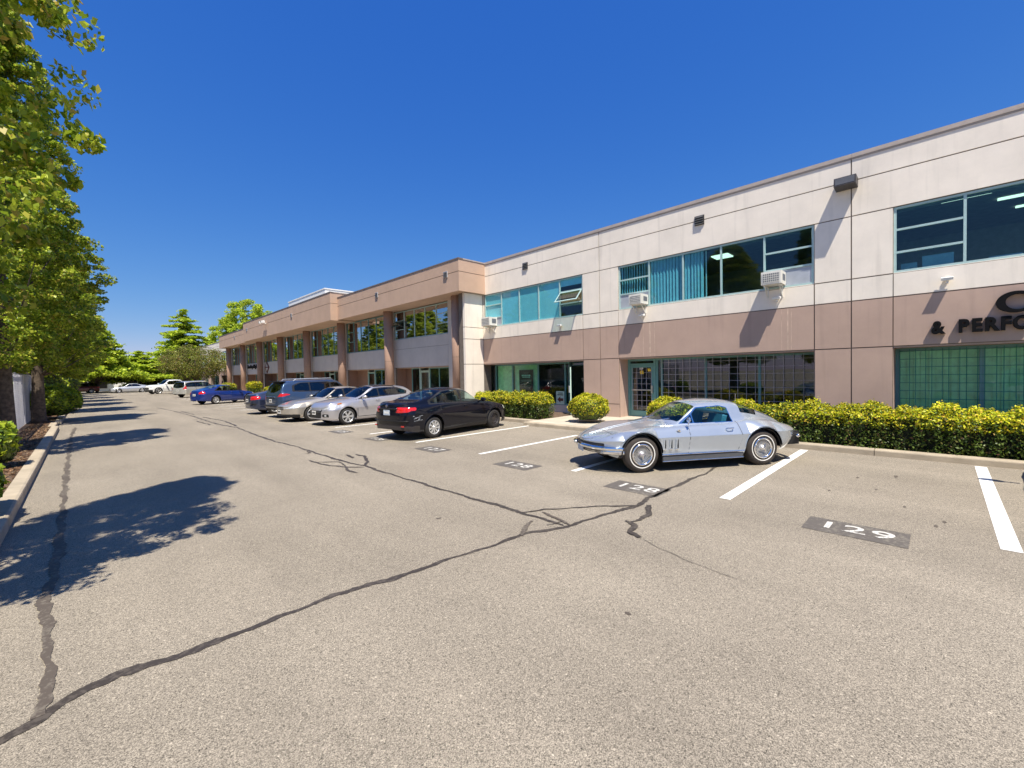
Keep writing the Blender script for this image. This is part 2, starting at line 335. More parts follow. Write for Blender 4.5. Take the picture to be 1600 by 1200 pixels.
M['seat_blue'] = plain('seat_blue', (0.04, 0.20, 0.30), .6)
M['seat_grey'] = plain('seat_grey', (0.09, 0.085, 0.08), .8)
M['seat_beige'] = plain('seat_beige', (0.30, 0.26, 0.2), .8)

# ------------------------------------------------------------------ ground
gm = MB(); gm.add([(-600, -400, 0), (900, -400, 0), (900, 1400, 0), (-600, 1400, 0)], [(0, 1, 2, 3)])
tag(build('ground', gm, M['asphalt']), kind='structure')
STALL = 2.69
def line(y, x0=6.45, x1=11.45, w=.115):
    mb = MB(); mb.add([(x0, y - w / 2, .004), (x1, y - w / 2, .004), (x1, y + w / 2, .004), (x0, y + w / 2, .004)], [(0, 1, 2, 3)])
    return mb
PL = empty('parking_markings', (6.4, -.49, 0)); tag(PL, kind='structure')
for i in range(-3, 21):
    y = -.49 + STALL * i
    x1 = 11.45 if i != 3 and i != 4 else (10.2 if i == 3 else 11.0)
    build('parking_line', line(y, 6.45, x1, .15 if i < 2 else .12), M['white_line'], PL)
def text_mesh(name, s, size, bold=0.0, extr=0.0, sx=1.0):
    cu = bpy.data.curves.new('t', 'FONT'); cu.body = s; cu.size = size; cu.offset = bold; cu.extrude = extr
    cu.align_x = 'CENTER'; cu.align_y = 'CENTER'; cu.resolution_u = 3
    o = bpy.data.objects.new('t', cu); COL.objects.link(o); dg = bpy.context.evaluated_depsgraph_get(); dg.update()
    me = bpy.data.meshes.new_from_object(o.evaluated_get(dg)); me.name = name
    bpy.data.objects.remove(o); bpy.data.curves.remove(cu)
    for v in me.vertices: v.co.x *= sx
    return me
for (yc, s, xc) in ((.70, '129', 6.13), (3.42, '128', 6.16), (6.07, '128', 6.16), (8.98, '127', 6.13), (11.75, '126', 6.1), (14.35, '125', 6.1)):
    pm = MB().add([(xc - .27, yc - .46, .004), (xc + .25, yc - .46, .004), (xc + .25, yc + .46, .004), (xc - .27, yc + .46, .004)], [(0, 1, 2, 3)])
    p = build('number_patch', pm, M['black_patch'], PL)
    # digits read from the driving lane (viewer looks toward +X)
    for k, ch in enumerate(s):
        me = text_mesh('digit', ch, .36, .004, 0, 1.25); me.materials.append(M['digit'])
        d = link('digit', me, None, PL)
        d.matrix_parent_inverse = PL.matrix_basis.inverted()
        d.location = (xc, yc - (k - 1) * .245, .008); d.rotation_euler = (0, 0, -math.pi / 2)

# sealed cracks: ribbons with a ragged edge
def ribbon(pts, w, z=.004, step=.035, rag=.38):
    P = [Vector((a, b, 0)) for a, b in pts]; Q = []
    for a, b in zip(P[:-1], P[1:]):
        n = max(1, int((b - a).length / step)); Q += [a.lerp(b, k / n) for k in range(n)]
    Q.append(P[-1]); mb = MB(); vs = []; n = len(Q)
    ph = random.random() * 10; rag = rag * min(1.0, .045 / w)
    wob = [math.sin(i * .23 + ph) * .014 + math.sin(i * .61 + ph) * .007 for i in range(n)]
    for i, q in enumerate(Q):
        d = (Q[min(i + 1, n - 1)] - Q[max(i - 1, 0)]).normalized(); s = Vector((-d.y, d.x, 0))
        ww = w * (1 + .22 * math.sin(i * .13 + ph) + .18 * math.sin(i * .041 + ph * 2) + .12 * math.sin(i * .5 + ph)) * .5 * (1 if 2 < i < n - 3 else .6)
        a = q + s * (ww * (1 + random.uniform(-rag, rag)) + wob[i]); b = q - s * (ww * (1 + random.uniform(-rag, rag)) - wob[i])
        vs += [(a.x, a.y, z), (b.x, b.y, z)]
    return mb.add(vs, [(2 * i, 2 * i + 1, 2 * i + 3, 2 * i + 2) for i in range(n - 1)])
CR = empty('crack_sealant', (4, 3.2, 0)); tag(CR, kind='structure')
cracks = [
 ([(-1.0, 3.1), (-0.26, 3.49), (-0.06, 3.66), (0.11, 3.7), (0.36, 3.62), (0.65, 3.61), (1.04, 3.65), (1.44, 3.64), (1.87, 3.57), (2.39, 3.51), (2.84, 3.46), (3.55, 3.4), (4.02, 3.21), (4.54, 3.11), (4.94, 3.07), (5.38, 2.94), (5.78, 3.04), (6.27, 3.0), (7.01, 3.02), (7.75, 2.99), (8.53, 3.03)], .060, 'crack', .004),
 ([(4.05, 3.24), (4.07, 3.56), (4.08, 4.0), (4.07, 4.65), (4.05, 5.55), (4.05, 6.68), (4.04, 7.6), (4.07, 8.45), (3.98, 9.16), (3.97, 10.57), (4.0, 12.42), (3.91, 13.76), (3.94, 15.84), (4.08, 18.97), (3.88, 20.61), (3.84, 22.21), (3.87, 27.02), (3.74, 32.63), (3.46, 37.57)], .055, 'crack', .006),
 ([(-0.22, 3.54), (-0.23, 4.55), (-0.29, 5.1), (-0.28, 5.61), (-0.25, 6.65), (-0.27, 8.89), (-0.31, 13.49), (-0.35, 21.46), (-0.28, 24.91)], .072, 'crack_worn', .006),
 ([(4.07, 3.93), (4.38, 3.82), (4.71, 3.53), (5.07, 3.26), (5.38, 2.94)], .042, 'crack', .008),
 ([(4.25, 3.76), (4.2, 3.45), (4.14, 3.17)], .04, 'crack_worn', .010), ([(3.93, 3.61), (3.7, 3.53), (3.48, 3.38)], .06, 'crack_worn', .010),
 ([(3.94, 3.39), (4.16, 3.35)], .035, 'crack_worn', .012), ([(5.45, 2.87), (5.1, 2.66), (4.85, 2.65), (4.71, 2.71)], .075, 'crack', .010),
 ([(4.72, 2.76), (4.62, 2.6), (4.39, 2.55), (4.31, 2.38)], .085, 'crack', .012),
 ([(4.05, 8.47), (4.34, 8.84), (4.55, 9.49), (4.54, 9.87)], .06, 'crack', .008), ([(4.0, 8.35), (3.75, 8.65), (3.58, 9.04), (3.49, 9.97)], .045, 'crack', .008),
 ([(3.71, 8.61), (3.64, 8.24), (3.69, 7.93)], .045, 'crack', .010), ([(4.34, 9.98), (4.29, 9.45)], .05, 'crack', .010), ([(3.75, 8.62), (3.9, 9.3), (3.55, 9.6)], .035, 'crack', .010),
 ([(3.93, 11.29), (3.89, 10.92), (3.69, 10.91)], .04, 'crack', .008),
 ([(4.31, 2.38), (4.19, 2.08), (4.1, 1.65), (4.0, 1.2)], .006, 'crack_worn', .008),
 ([(4.2, 19.5), (4.35, 22.5), (4.1, 25.6)], .06, 'crack', .008), ([(3.6, 21), (3.5, 23.5)], .06, 'crack', .008), ([(4.1, 28), (4.0, 31.5)], .07, 'crack', .008)]
for pts, w, mt, z in cracks: build('crack_seal', ribbon(pts, w, z), M[mt], CR)
for (x0, y0, x1, y1) in ((-.3, 33.2, 3.4, 34.9), (-.3, 23.9, 6.2, 24.2), (3.9, 17.9, 6.6, 18.5), (-.4, 44, 6, 44.6)):
    build('crack_seal', ribbon([(x0, y0), ((x0 + x1) / 2, (y0 + y1) / 2 + .1), (x1, y1)], .012, .010, .3), M['crack_worn'], CR)
# oil spots and tyre scuffs
OS = empty('oil_stains', (7.5, .8, 0)); tag(OS, kind='structure')
for (x, y, a, b) in ((6.9, .05, .06, .02), (7.6, .35, .05, .02), (8.4, .7, .05, .02), (9.1, 1.0, .07, .025), (9.6, .55, .10, .03), (7.9, 1.2, .05, .02), (7.15, -.02, .06, .02), (3.2, 4.6, .05, .03), (2.9, 1.7, .02, .03)):
    n = 14; mb = MB(); mb.add([(x + a * math.cos(2 * math.pi * k / n) * random.uniform(.6, 1.1), y + b * math.sin(2 * math.pi * k / n) * random.uniform(.6, 1.1), .004) for k in range(n)], [tuple(range(n))])
    build('stain', mb, M['crack_worn'], OS)

# ------------------------------------------------------------------ kerbs, beds, walk
def bev_profile_kerb(x0, x1, y0, y1, zt, face):      # face: side that gets the rounded nose
    r = .03
    if face < 0: poly = [(x0, 0), (x1, 0), (x1, zt), (x0 + r + .01, zt), (x0 + .012, zt - r * .4), (x0 + .004, zt - r)]
    else: poly = [(x0, 0), (x1, 0), (x1 - .004, zt - r), (x1 - .012, zt - r * .4), (x1 - r - .01, zt), (x0, zt)]
    return MB().prism(poly, y0 + .006, y1 - .006, 'y')
KB = empty('kerb', (11.56, 0, 0)); tag(KB, kind='structure')
y = -14.0
while y < 92:
    y1 = y + 3.0
    segs = [(y, y1)]
    if y1 > 6.6 and y < 10.5:
        segs = []
        if y < 6.6: segs.append((y, 6.6))
        if y1 > 10.5: segs.append((10.5, y1))
    for a, b in segs: build('kerb_stone', bev_profile_kerb(11.56, 11.78, a, b, .13, -1), M['kerb'], KB)
    y = y1
for a, b in ((6.6, 8.5), (8.5, 10.5)): build('kerb_stone', bev_profile_kerb(11.0, 11.2, a, b, .13, -1), M['kerb'], KB)
WK = empty('walkway', (12.5, 8, 0)); tag(WK, kind='structure')
for (a, b) in ((6.6, 8.5), (8.5, 10.5)): build('paving_slab', MB().box(11.205, 15.2, a + .006, b - .006, 0, .128), M['walk'], WK)
yy = 16.0
while yy < 90:
    build('paving_slab', MB().box(12.0, 14.6, yy + .01, yy + 2.99, 0, .126), M['walk'], WK); yy += 3.0
bedR = MB().box(11.78, 15.0, -14, 6.58, 0, .10).box(11.78, 15.0, 10.52, 15.99, 0, .10).box(11.78, 11.995, 16, 90, 0, .10)
tag(build('planting_bed_soil', bedR, M['soil']), kind='structure')
LK = empty('left_kerb', (-.73, 0, 0)); tag(LK, kind='structure')
y = 1.0
while y < 100:
    y1 = y + 2.6
    build('kerb_stone', bev_profile_kerb(-.93 - (.1 if 24.4 < y < 27 else 0), -.73 - (.1 if 24.4 < y < 27 else 0), y, y1, .15, 1), M['kerb'], LK); y = y1
tag(build('planting_bed_soil', MB().box(-7.0, -.93, 1, 100, 0, .13), M['soil']), kind='structure')
def leaf_cloud(P, Nn, size, flat=0.0, aspect=.62, seed=1):
    """one folded leaf (two tris as a quad) per point"""
    r = np.random.default_rng(seed); n = len(P)
    d = r.normal(size=(n, 3)) * (1 - flat) + Nn * flat; d /= np.linalg.norm(d, axis=1)[:, None] + 1e-9
    a = np.cross(d, r.normal(size=(n, 3))); a /= np.linalg.norm(a, axis=1)[:, None] + 1e-9
    b = np.cross(d, a); s = (size * r.uniform(.6, 1.35, n))[:, None]
    V = np.stack([P - a * s, P + b * s * aspect + d * s * .18, P + a * s, P - b * s * aspect + d * s * .18], 1).reshape(-1, 3)
    Q = np.arange(4 * n).reshape(n, 4); return V, Q
n = 9000
P = np.stack([rng.uniform(-1.62, -.95, n), rng.uniform(3, 50, n) , np.full(n, .142)], 1)
V, Q = leaf_cloud(P, np.tile([0, 0, 1.], (n, 1)), .035, .85, seed=3)
tag(link('leaf_litter', np_mesh('litter', V, Q, M['litter']), None), kind='stuff', label='brown fallen leaves and bark on the planting bed by the fence')

# ------------------------------------------------------------------ office building
BX = 14.2; MOD = 7.68; RZ = 7.22
OB = empty('office_building', (BX, 0, 0))
tag(OB, 'two storey cream and taupe office building with recessed windows and a row of columns', 'building')
G = .014
def panel(y0, y1, z0, z1, mat, x=BX, dep=.35):
    if y1 - y0 < .05 or z1 - z0 < .05: return
    p = build('wall_panel', MB().box(x, x + .12, y0 + G, y1 - G, z0 + G, z1 - G), mat, OB); return p
def backing(y0, y1, z0, z1, x=BX, dep=.55): BK.box(x + .022, x + dep, y0, y1, z0, z1)
BK = MB()
Y_END = -13.67; Y_TAN = 16.22
def xwin(name, y0, y1, z0, z1, x, ncol, fm, gm, rows=None, w=.05, parent=None, depth=.07, skip=()):
    """aluminium frame as the window part, each pane a sub-part. rows: {col: [z...]}"""
    F = MB(); rows = rows or {}
    F.box(x - depth, x, y0, y1, z0, z0 + w).box(x - depth, x, y0, y1, z1 - w, z1)
    ys = [y0 + (y1 - y0) * i / ncol for i in range(ncol + 1)] if isinstance(ncol, int) else ncol
    for i, yv in enumerate(ys):
        a = yv if i == 0 else (yv - w if i == len(ys) - 1 else yv - w / 2)
        F.box(x - depth + .003, x - .003, a, a + w, z0 + w, z1 - w)
    wn_ = None; panes = []
    for c in range(len(ys) - 1):
        zz = [z0] + list(rows.get(c, [])) + [z1]
        for k in range(1, len(zz) - 1): F.box(x - depth + .006, x - .006, ys[c] + w / 2 + .001, ys[c + 1] - w / 2 - .001, zz[k] - w / 2, zz[k] + w / 2)
        for k in range(len(zz) - 1): panes.append((c, k, ys[c] + w / 2, ys[c + 1] - w / 2, zz[k] + w / 2, zz[k + 1] - w / 2))
    wn_ = build('window', F, fm, parent or OB)
    for c, k, a, b, e, g in panes:
        if (c, k) in skip: continue
        build('pane', MB().box(x - .035, x - .027, a, b, e, g), gm, wn_)
    return wn_
# upper wall: modules
WINS = [(-2, None), (-1, None), (0, None), (1, None)]
joints = [1.69 + MOD * k for k in range(-2, 2)]                      # -13.67 -5.99 1.69 9.37
edges = joints + [Y_TAN]
for a, b in zip(edges[:-1], edges[1:]):
    panel(a, b, 6.65, RZ, M['cream']); panel(a, b, 5.745, 6.65, M['cream'])
backing(Y_END, Y_TAN, 5.745, RZ)
wy = [(2.49 + MOD * k, min(8.56 + MOD * k, Y_TAN)) for k in (-2, -1, 0, 1)]
for k, (a, b) in enumerate(wy):
    j = joints[k]                                                    # joint right of this window
    # pier right of the window: [prev window end .. a]
    lo = j - .82 if k > 0 else j
    for p0, p1 in ((lo, j), (j, a)):
        panel(p0, p1, 4.13, 5.745, M['cream']); panel(p0, p1, 3.56, 4.13, M['cream']); panel(p0, p1, 2.34, 3.56, M['tan'])
        if p1 - p0 > .1:
            panel(p0, p1, .62, 2.34, M['tan']); panel(p0, p1, .08, .62, M['tan'])
    backing(lo, a, 2.34, 5.745); backing(lo, a, .08, 2.34, dep=.78)
    panel(a, b, 3.56, 4.13, M['cream']); panel(a, b, 2.34, 3.56, M['tan'])
    backing(a, b, 2.34, 4.13)
    # tan returns of the ground floor recess (sit proud of the backing ends)
    build('recess_return', MB().box(BX + .03, BX + .78, a, a + .012, .08, 2.338), M['tan'], OB)
    if k < 3: build('recess_return', MB().box(BX + .03, BX + .78, b - .012, b, .08, 2.338), M['tan'], OB)
    build('soffit', MB().box(BX + .03, BX + .78, a + .013, b - .013, 2.30, 2.338), M['tan'], OB)
    # reveals of the upper window
    build('reveal', MB().box(BX + .03, BX + .2, a + .001, b - .001, 4.131, 4.145).box(BX + .03, BX + .2, a, a + .012, 4.15, 5.74).box(BX + .03, BX + .2, b - .012, b, 4.15, 5.74), M['cream'], OB)
# parapet flashing
for a, b in zip(edges[:-1], edges[1:]):
    build('parapet_flashing', MB().box(BX - .03, BX + .3, a + .004, b - .004, RZ + .01, RZ + .055).box(BX - .012, BX + .0, a + .004, b - .004, RZ - .03, RZ + .01).box(BX + .02, BX + .3, a + .004, b - .004, RZ + .056, RZ + .13), M['flash'], OB)
# upper windows
XW = BX + .11
def blinds(y0, y1, z0, z1, x, parent, n=9, mat=None, wd=.09, ang=.6):
    for i in range(n):
        yc = y0 + (y1 - y0) * (i + .5) / n + random.uniform(-.01, .01); a = ang + random.uniform(-.1, .1)
        build('blind_slat', MB().obox((x, yc, (z0 + z1) / 2), (math.cos(a), math.sin(a), 0), (-math.sin(a), math.cos(a), 0), (0, 0, 1), .0015, wd / 2, (z1 - z0) / 2), mat or M['blind'], parent)
W2 = xwin('w', 2.49 + .012, 8.56 - .012, 4.146, 5.74, XW, 5, M['frame'], M['glass_up'], {0: [4.69, 5.19], 4: [4.69, 5.21]}, skip=((0, 0), (4, 0)))
ys2 = [2.502 + 6.046 * i / 5 for i in range(6)]
for c in (0, 4): build('infill_panel', MB().box(XW - .04, XW - .02, ys2[c] + .026, ys2[c + 1] - .026, 4.172, 4.664), M['panel_grey'], W2)
blinds(ys2[3] + .05, ys2[4] - .02, 4.2, 5.7, XW + .032, W2, 10)
blinds(ys2[2] + .55, ys2[3] - .02, 4.2, 5.7, XW + .032, W2, 6)
blinds(ys2[4] + .05, ys2[5] - .05, 4.7, 5.7, XW + .032, W2, 11, M['blind'], .05, .9)
build('blind_rod', MB().box(XW + .1, XW + .12, ys2[2] + .5, ys2[2] + .53, 4.2, 5.7), M['white'], W2)
W1Y = (10.182, 16.08)
W1 = xwin('w', *W1Y, 4.146, 5.74, XW, 5, M['frame'], M['glass_up'], {0: [4.70, 5.20], 4: [4.58, 5.2]}, skip=((4, 0), (0, 1)))
ys1 = [W1Y[0] + (W1Y[1] - W1Y[0]) * i / 5 for i in range(6)]
build('infill_panel', MB().box(XW - .04, XW - .02, ys1[4] + .026, ys1[5] - .026, 4.172, 4.555), M['panel_grey'], W1)
for c in (1, 2, 3, 4): build('roller_shade', MB().box(XW - .018, XW - .014, ys1[c] + .03, ys1[c + 1] - .03, 4.2, 5.72), M['shade'], W1)
build('roller_shade', MB().box(XW - .018, XW - .014, ys1[0] + .03, ys1[1] - .03, 5.42, 5.72), M['shade'], W1)
# open awning sash, hinged at its top edge
def awning(y0, y1, ztop, h, x, ang, parent, fm, gm):
    F = MB(); c, s = math.cos(ang), math.sin(ang); up_ = (s, 0, c); nn = (c, 0, -s)   # sash runs down from the hinge and swings to -X
    def P(d, y): return Vector((x - s * d, y, ztop - c * d))
    for d in (.02, h - .02): F.obox(P(d, (y0 + y1) / 2), (0, 1, 0), up_, nn, (y1 - y0) / 2, .022, .015)
    for yv in (y0 + .02, y1 - .02): F.obox(P(h / 2, yv), (0, 1, 0), up_, nn, .02, h / 2 - .0425, .0148)
    f = build('awning_sash', F, fm, parent)
    build('stay_arm', MB().tube([(x, y0 + .03, ztop - h * .75), tuple(P(h * .8, y0 + .03))], .008, 6), M['steel'], parent)
    build('pane', MB().obox(P(h / 2, (y0 + y1) / 2), (0, 1, 0), up_, nn, (y1 - y0) / 2 - .04, h / 2 - .04, .003), gm, parent)
awning(ys1[0] + .03, ys1[1] - .03, 5.17, .58, XW - .075, math.radians(42), W1, M['frame'], M['glass_dn'])
build('plywood_board', MB().box(XW + .03, XW + .045, ys1[0] + .03, ys1[1] - .03, 4.6, 5.17), M['plywood'], W1)
for k in (-1, -2):
    a, b = 2.49 + MOD * k, 8.56 + MOD * k
    xwin('w', a + .012, b - .012, 4.146, 5.74, XW, 5, M['frame'], M['glass_up'], {4: [4.64, 5.19], 0: [4.64, 5.19]})
# ground floor glazing
XG = BX + .72
def bars(y0, y1, z0, z1, x, sp, spz, r, mat, parent, dbl=0):
    B = MB(); n = max(1, round((y1 - y0) / sp))
    for i in range(n + 1):
        yy_ = y0 + (y1 - y0) * i / n; B.box(x - r, x + r, yy_ - r, yy_ + r, z0, z1)
        if dbl: B.box(x - r, x + r, yy_ - r + dbl, yy_ + r + dbl, z0, z1)
    z = z0 + spz * .6
    while z < z1: B.box(x + r + .001, x + 3 * r, y0, y1, z - r, z + r); z += spz
    return build('security_grille', B, mat, parent)
G0 = xwin('w', 2.502, 7.42, .45, 2.298, XG, [2.502, 4.02, 5.65, 7.20, 7.42], M['frame_teal'], M['glass_dn'], w=.07)
bars(2.6, 7.18, .5, 2.27, XG - .10, .25, .215, .0055, M['grille_bar'], G0)
build('sill_wall', MB().box(XG - .09, XG + .05, 2.503, 7.42, .08, .449), M['tan'], OB)
def door_leaf(parent, o, ay, w, h, z0, fm, gm, fr=.10):
    """leaf from hinge o along unit vector ay"""
    ax = Vector((-ay[1], ay[0], 0)); ay = Vector(ay); az = Vector((0, 0, 1)); F = MB(); c = Vector(o)
    def B(d0, d1, e0, e1, t=.022): F.obox(c + ay * ((d0 + d1) / 2) + az * ((e0 + e1) / 2), ay, ax, az, (d1 - d0) / 2, t, (e1 - e0) / 2)
    B(0, fr, z0, z0 + h); B(w - fr, w, z0, z0 + h); B(fr, w - fr, z0, z0 + .22, .0215); B(fr, w - fr, z0 + h - fr, z0 + h, .0215)
    d = build('door', F, fm, parent)
    g = MB(); g.obox(c + ay * (w / 2) + az * (z0 + (h + .22 - fr) / 2), ay, ax, az, w / 2 - fr, .004, (h - .22 - fr) / 2); build('pane', g, gm, d)
    hb = MB(); hb.obox(c + ay * (w * .5) + az * (z0 + 1.0) - ax * .06, ay, ax, az, w * .42, .012, .02); hb.obox(c + ay * (w - .06) + az * (z0 + 1.03) - ax * .05, ay, ax, az, .035, .03, .14); build('push_bar', hb, M['steel'], d)
    return d
fdr = build('door_frame', MB().box(XG - .10, XG + .02, 7.421, 7.50, .13, 2.298).box(XG - .10, XG + .02, 8.46, 8.545, .13, 2.298).box(XG - .097, XG + .017, 7.501, 8.459, 2.22, 2.297).box(XG - .097, XG + .017, 7.501, 8.459, 2.08, 2.13), M['frame_teal'], OB)
build('pane', MB().box(XG - .03, XG - .02, 7.5, 8.46, 2.13, 2.22), M['glass_dn'], fdr)
D0 = door_leaf(OB, (XG - .05, 8.455, 0), (0, -1, 0), .95, 1.94, .135, M['frame_teal'], M['glass_dn'])
bars(7.6, 8.37, .4, 1.98, XG - .085, .19, .21, .0055, M['grille_bar'], D0)
for yv, zv, mt, s_ in ((7.98, 1.80, 'yellow', .07), (7.68, 1.88, 'yellow', .06)):
    build('notice', MB().obox((XG - .082, yv, zv), (0, 1, 0), (0, .2, 1), (1, 0, 0), s_, s_ * .9, .002), M[mt], D0)
me = text_mesh('n', '109', .11, .004); me.materials.append(M['white']); o = link('number', me, None, D0)
o.location = (XG - .085, 8.0, 1.93); o.rotation_euler = (math.pi / 2, 0, -math.pi / 2)
# bay 1 (left of the pier): glazing, open door, poster
G1 = xwin('w', 11.36, 16.08, .42, 2.298, XG, [11.36, 11.62, 13.19, 14.86, 16.08], M['frame_teal'], M['glass_green'], w=.07)
build('sill_wall', MB().box(XG - .09, XG + .05, 11.36, 16.08, .08, .419), M['greywall'], OB)
fd1 = build('door_frame', MB().box(XG - .10, XG + .02, 11.28, 11.355, .13, 2.298).box(XG - .10, XG + .02, 10.19, 10.27, .13, 2.298).box(XG - .097, XG + .017, 10.271, 11.279, 2.10, 2.16).box(XG - .097, XG + .017, 10.271, 11.279, 2.24, 2.297), M['frame_dark'], OB)
build('pane', MB().box(XG - .03, XG - .02, 10.27, 11.28, 2.16, 2.24), M['glass_dn'], fd1)
v_ = Vector((-.80, -.60, 0)).normalized()
D1 = door_leaf(OB, (XG - .12, 11.27, 0), v_, .98, 1.93, .135, M['mint'], M['glass_dn'], .09)
def decal_text(parent, s, size, loc, mat, bold=0.0, sx=1.0, ext=0.0, name='lettering'):
    me = text_mesh(name, s, size, bold, ext, sx); me.materials.append(mat); o = link(name, me, None, parent)
    o.location = loc; o.rotation_euler = (math.pi / 2, 0, -math.pi / 2); return o
# interior partition with text lines is not readable in the photo: only the poster with two pale text rows
po = build('poster', MB().box(XG - .012, XG - .006, 13.55, 14.45, .95, 2.0), M['brown_poster'], G1)
for i, (w_, z_, h_) in enumerate(((.30, 1.86, .012), (.56, 1.74, .035), (.5, 1.66, .022), (.62, 1.52, .010), (.58, 1.48, .010), (.6, 1.44, .010), (.5, 1.36, .01), (.3, 1.24, .012))):
    yc = 14.0; B = MB(); y0 = yc - w_ / 2
    while y0 < yc + w_ / 2:
        l = random.uniform(.04, .1); B.box(XG - .0155, XG - .013, y0, min(y0 + l, yc + w_ / 2), z_ - h_, z_ + h_); y0 += l + .025
    build('text_row', B, M['white'] if i in (1, 2) else M['tan'], G1)
blinds(13.3, 14.8, .5, 2.28, XG + .06, G1, 14, M['blind_green'], .10, .25)
blinds(14.95, 16.0, .5, 2.28, XG + .06, G1, 12, M['blind_green'], .10, .25)
sg = build('window_sign', MB().box(XG - .09, XG - .083, 11.66, 12.12, .45, 1.03), M['mint'], G1)
build('arrow_mark', MB().prism([(12.05, .66), (11.88, .80), (11.88, .72), (11.72, .72), (11.72, .60), (11.88, .60), (11.88, .52)], XG - .096, XG - .0915, 'x'), M['signred'], G1)
build('text_row', MB().box(XG - .096, XG - .0915, 11.74, 12.0, .93, .96).box(XG - .096, XG - .0915, 11.72, 12.04, .85, .885), M['signblack'], G1)
# white door lettering
for z_, w_ in ((1.72, .10), (1.56, .34), (1.48, .28)):
    B = MB(); y0 = 10.72 - w_ / 2
    while y0 < 10.72 + w_ / 2: l = random.uniform(.03, .07); B.box(XG + .18, XG + .184, y0, y0 + l, z_ - .02, z_ + .02); y0 += l + .015
    build('text_row', B, M['white'], fd1)
for k in (-1, -2):
    a, b = 2.49 + MOD * k, 8.56 + MOD * k
    g = xwin('w', a + .013, b - .013, .45, 2.298, XG, 4, M['frame_teal'], M['glass_green'], w=.08)
    bars(a + .1, b - .1, .5, 2.27, XG - .10, .30, .2, .0065, M['grille_green'], g, dbl=.11)
    blinds(a + .1, b - .1, .5, 2.28, XG + .03, g, 44, M['blind_green'], .15, .22)
    build('sill_wall', MB().box(XG - .09, XG + .05, a + .013, b - .013, .08, .449), M['tan'], OB)
# end return wall at the step (faces -Y)
for z0, z1, mt in ((.08, 2.34, 'cream'), (2.34, 3.56, 'cream'), (3.56, 4.13, 'cream'), (4.13, 5.78, 'cream')):
    build('wall_panel', MB().box(13.06, BX - .001, Y_TAN + .0, Y_TAN + .15, z0 + G, z1 - G), M[mt], OB)
BK.box(13.09, BX + .5, Y_TAN + .02, Y_TAN + .5, .08, 5.78)

# fascia canopy section
def fascia(y0, y1, x, zb, zt, endS=True, endN=True):
    zg = zb + (zt - zb) * .615
    for a, b in ((zb, zg), (zg, zt)):
        build('fascia_panel', MB().box(x, x + .15, y0, y1, a + (0 if a == zb else G), b - (G if a == zb else 0)), M['fascia'], OB)
        if endS: build('fascia_panel', MB().box(x + .151, BX + .6, y0, y0 + .15, a + (0 if a == zb else G), b - (G if a == zb else 0)), M['fascia'], OB)
        if endN: build('fascia_panel', MB().box(x + .151, BX + .6, y1 - .15, y1, a + (0 if a == zb else G), b - (G if a == zb else 0)), M['fascia'], OB)
    BK.box(x + .02, BX + .5, y0 + .02, y1 - .02, zb + .06, zt - .02)
    build('canopy_soffit', MB().box(x + .152, BX + .4, y0 + .152, y1 - .152, zb + .01, zb + .055), M['fascia'], OB)
    build('parapet_flashing', MB().box(x - .025, x + .25, y0 - .025, y1 + .02, zt + .003, zt + .06), M['flash_dark'], OB)
    if endS: build('parapet_flashing', MB().box(x + .251, BX + .3, y0 - .025, y0 + .2, zt + .003, zt + .06), M['flash'], OB)
fascia(16.0, 29.5, 12.57, 5.78, 7.26, endN=False)
fascia(29.5, 52.0, 12.07, 5.72, 7.60)
fascia(52.0, 66.0, 12.57, 5.78, 7.26, endS=False)
cols = [17.28 + 6.84 * i for i in range(8)]
for i, yc in enumerate(cols):
    cm = MB().prism([(13.4 + .28 * math.cos(2 * math.pi * k / 24), yc + .28 * math.sin(2 * math.pi * k / 24)) for k in range(24)], .05, 5.79 if not 29.5 < yc < 52 else 5.73)
    cme = cm.mesh('column'); 
    for pg in cme.polygons: pg.use_smooth = len(pg.vertices) == 4
    link('column', cme, M['column'], OB)
    build('column_joint', MB().prism([(13.4 + .283 * math.cos(2 * math.pi * k / 24), yc + .283 * math.sin(2 * math.pi * k / 24)) for k in range(24)], 2.72, 2.735), M['joint'], OB)
XM = 13.8
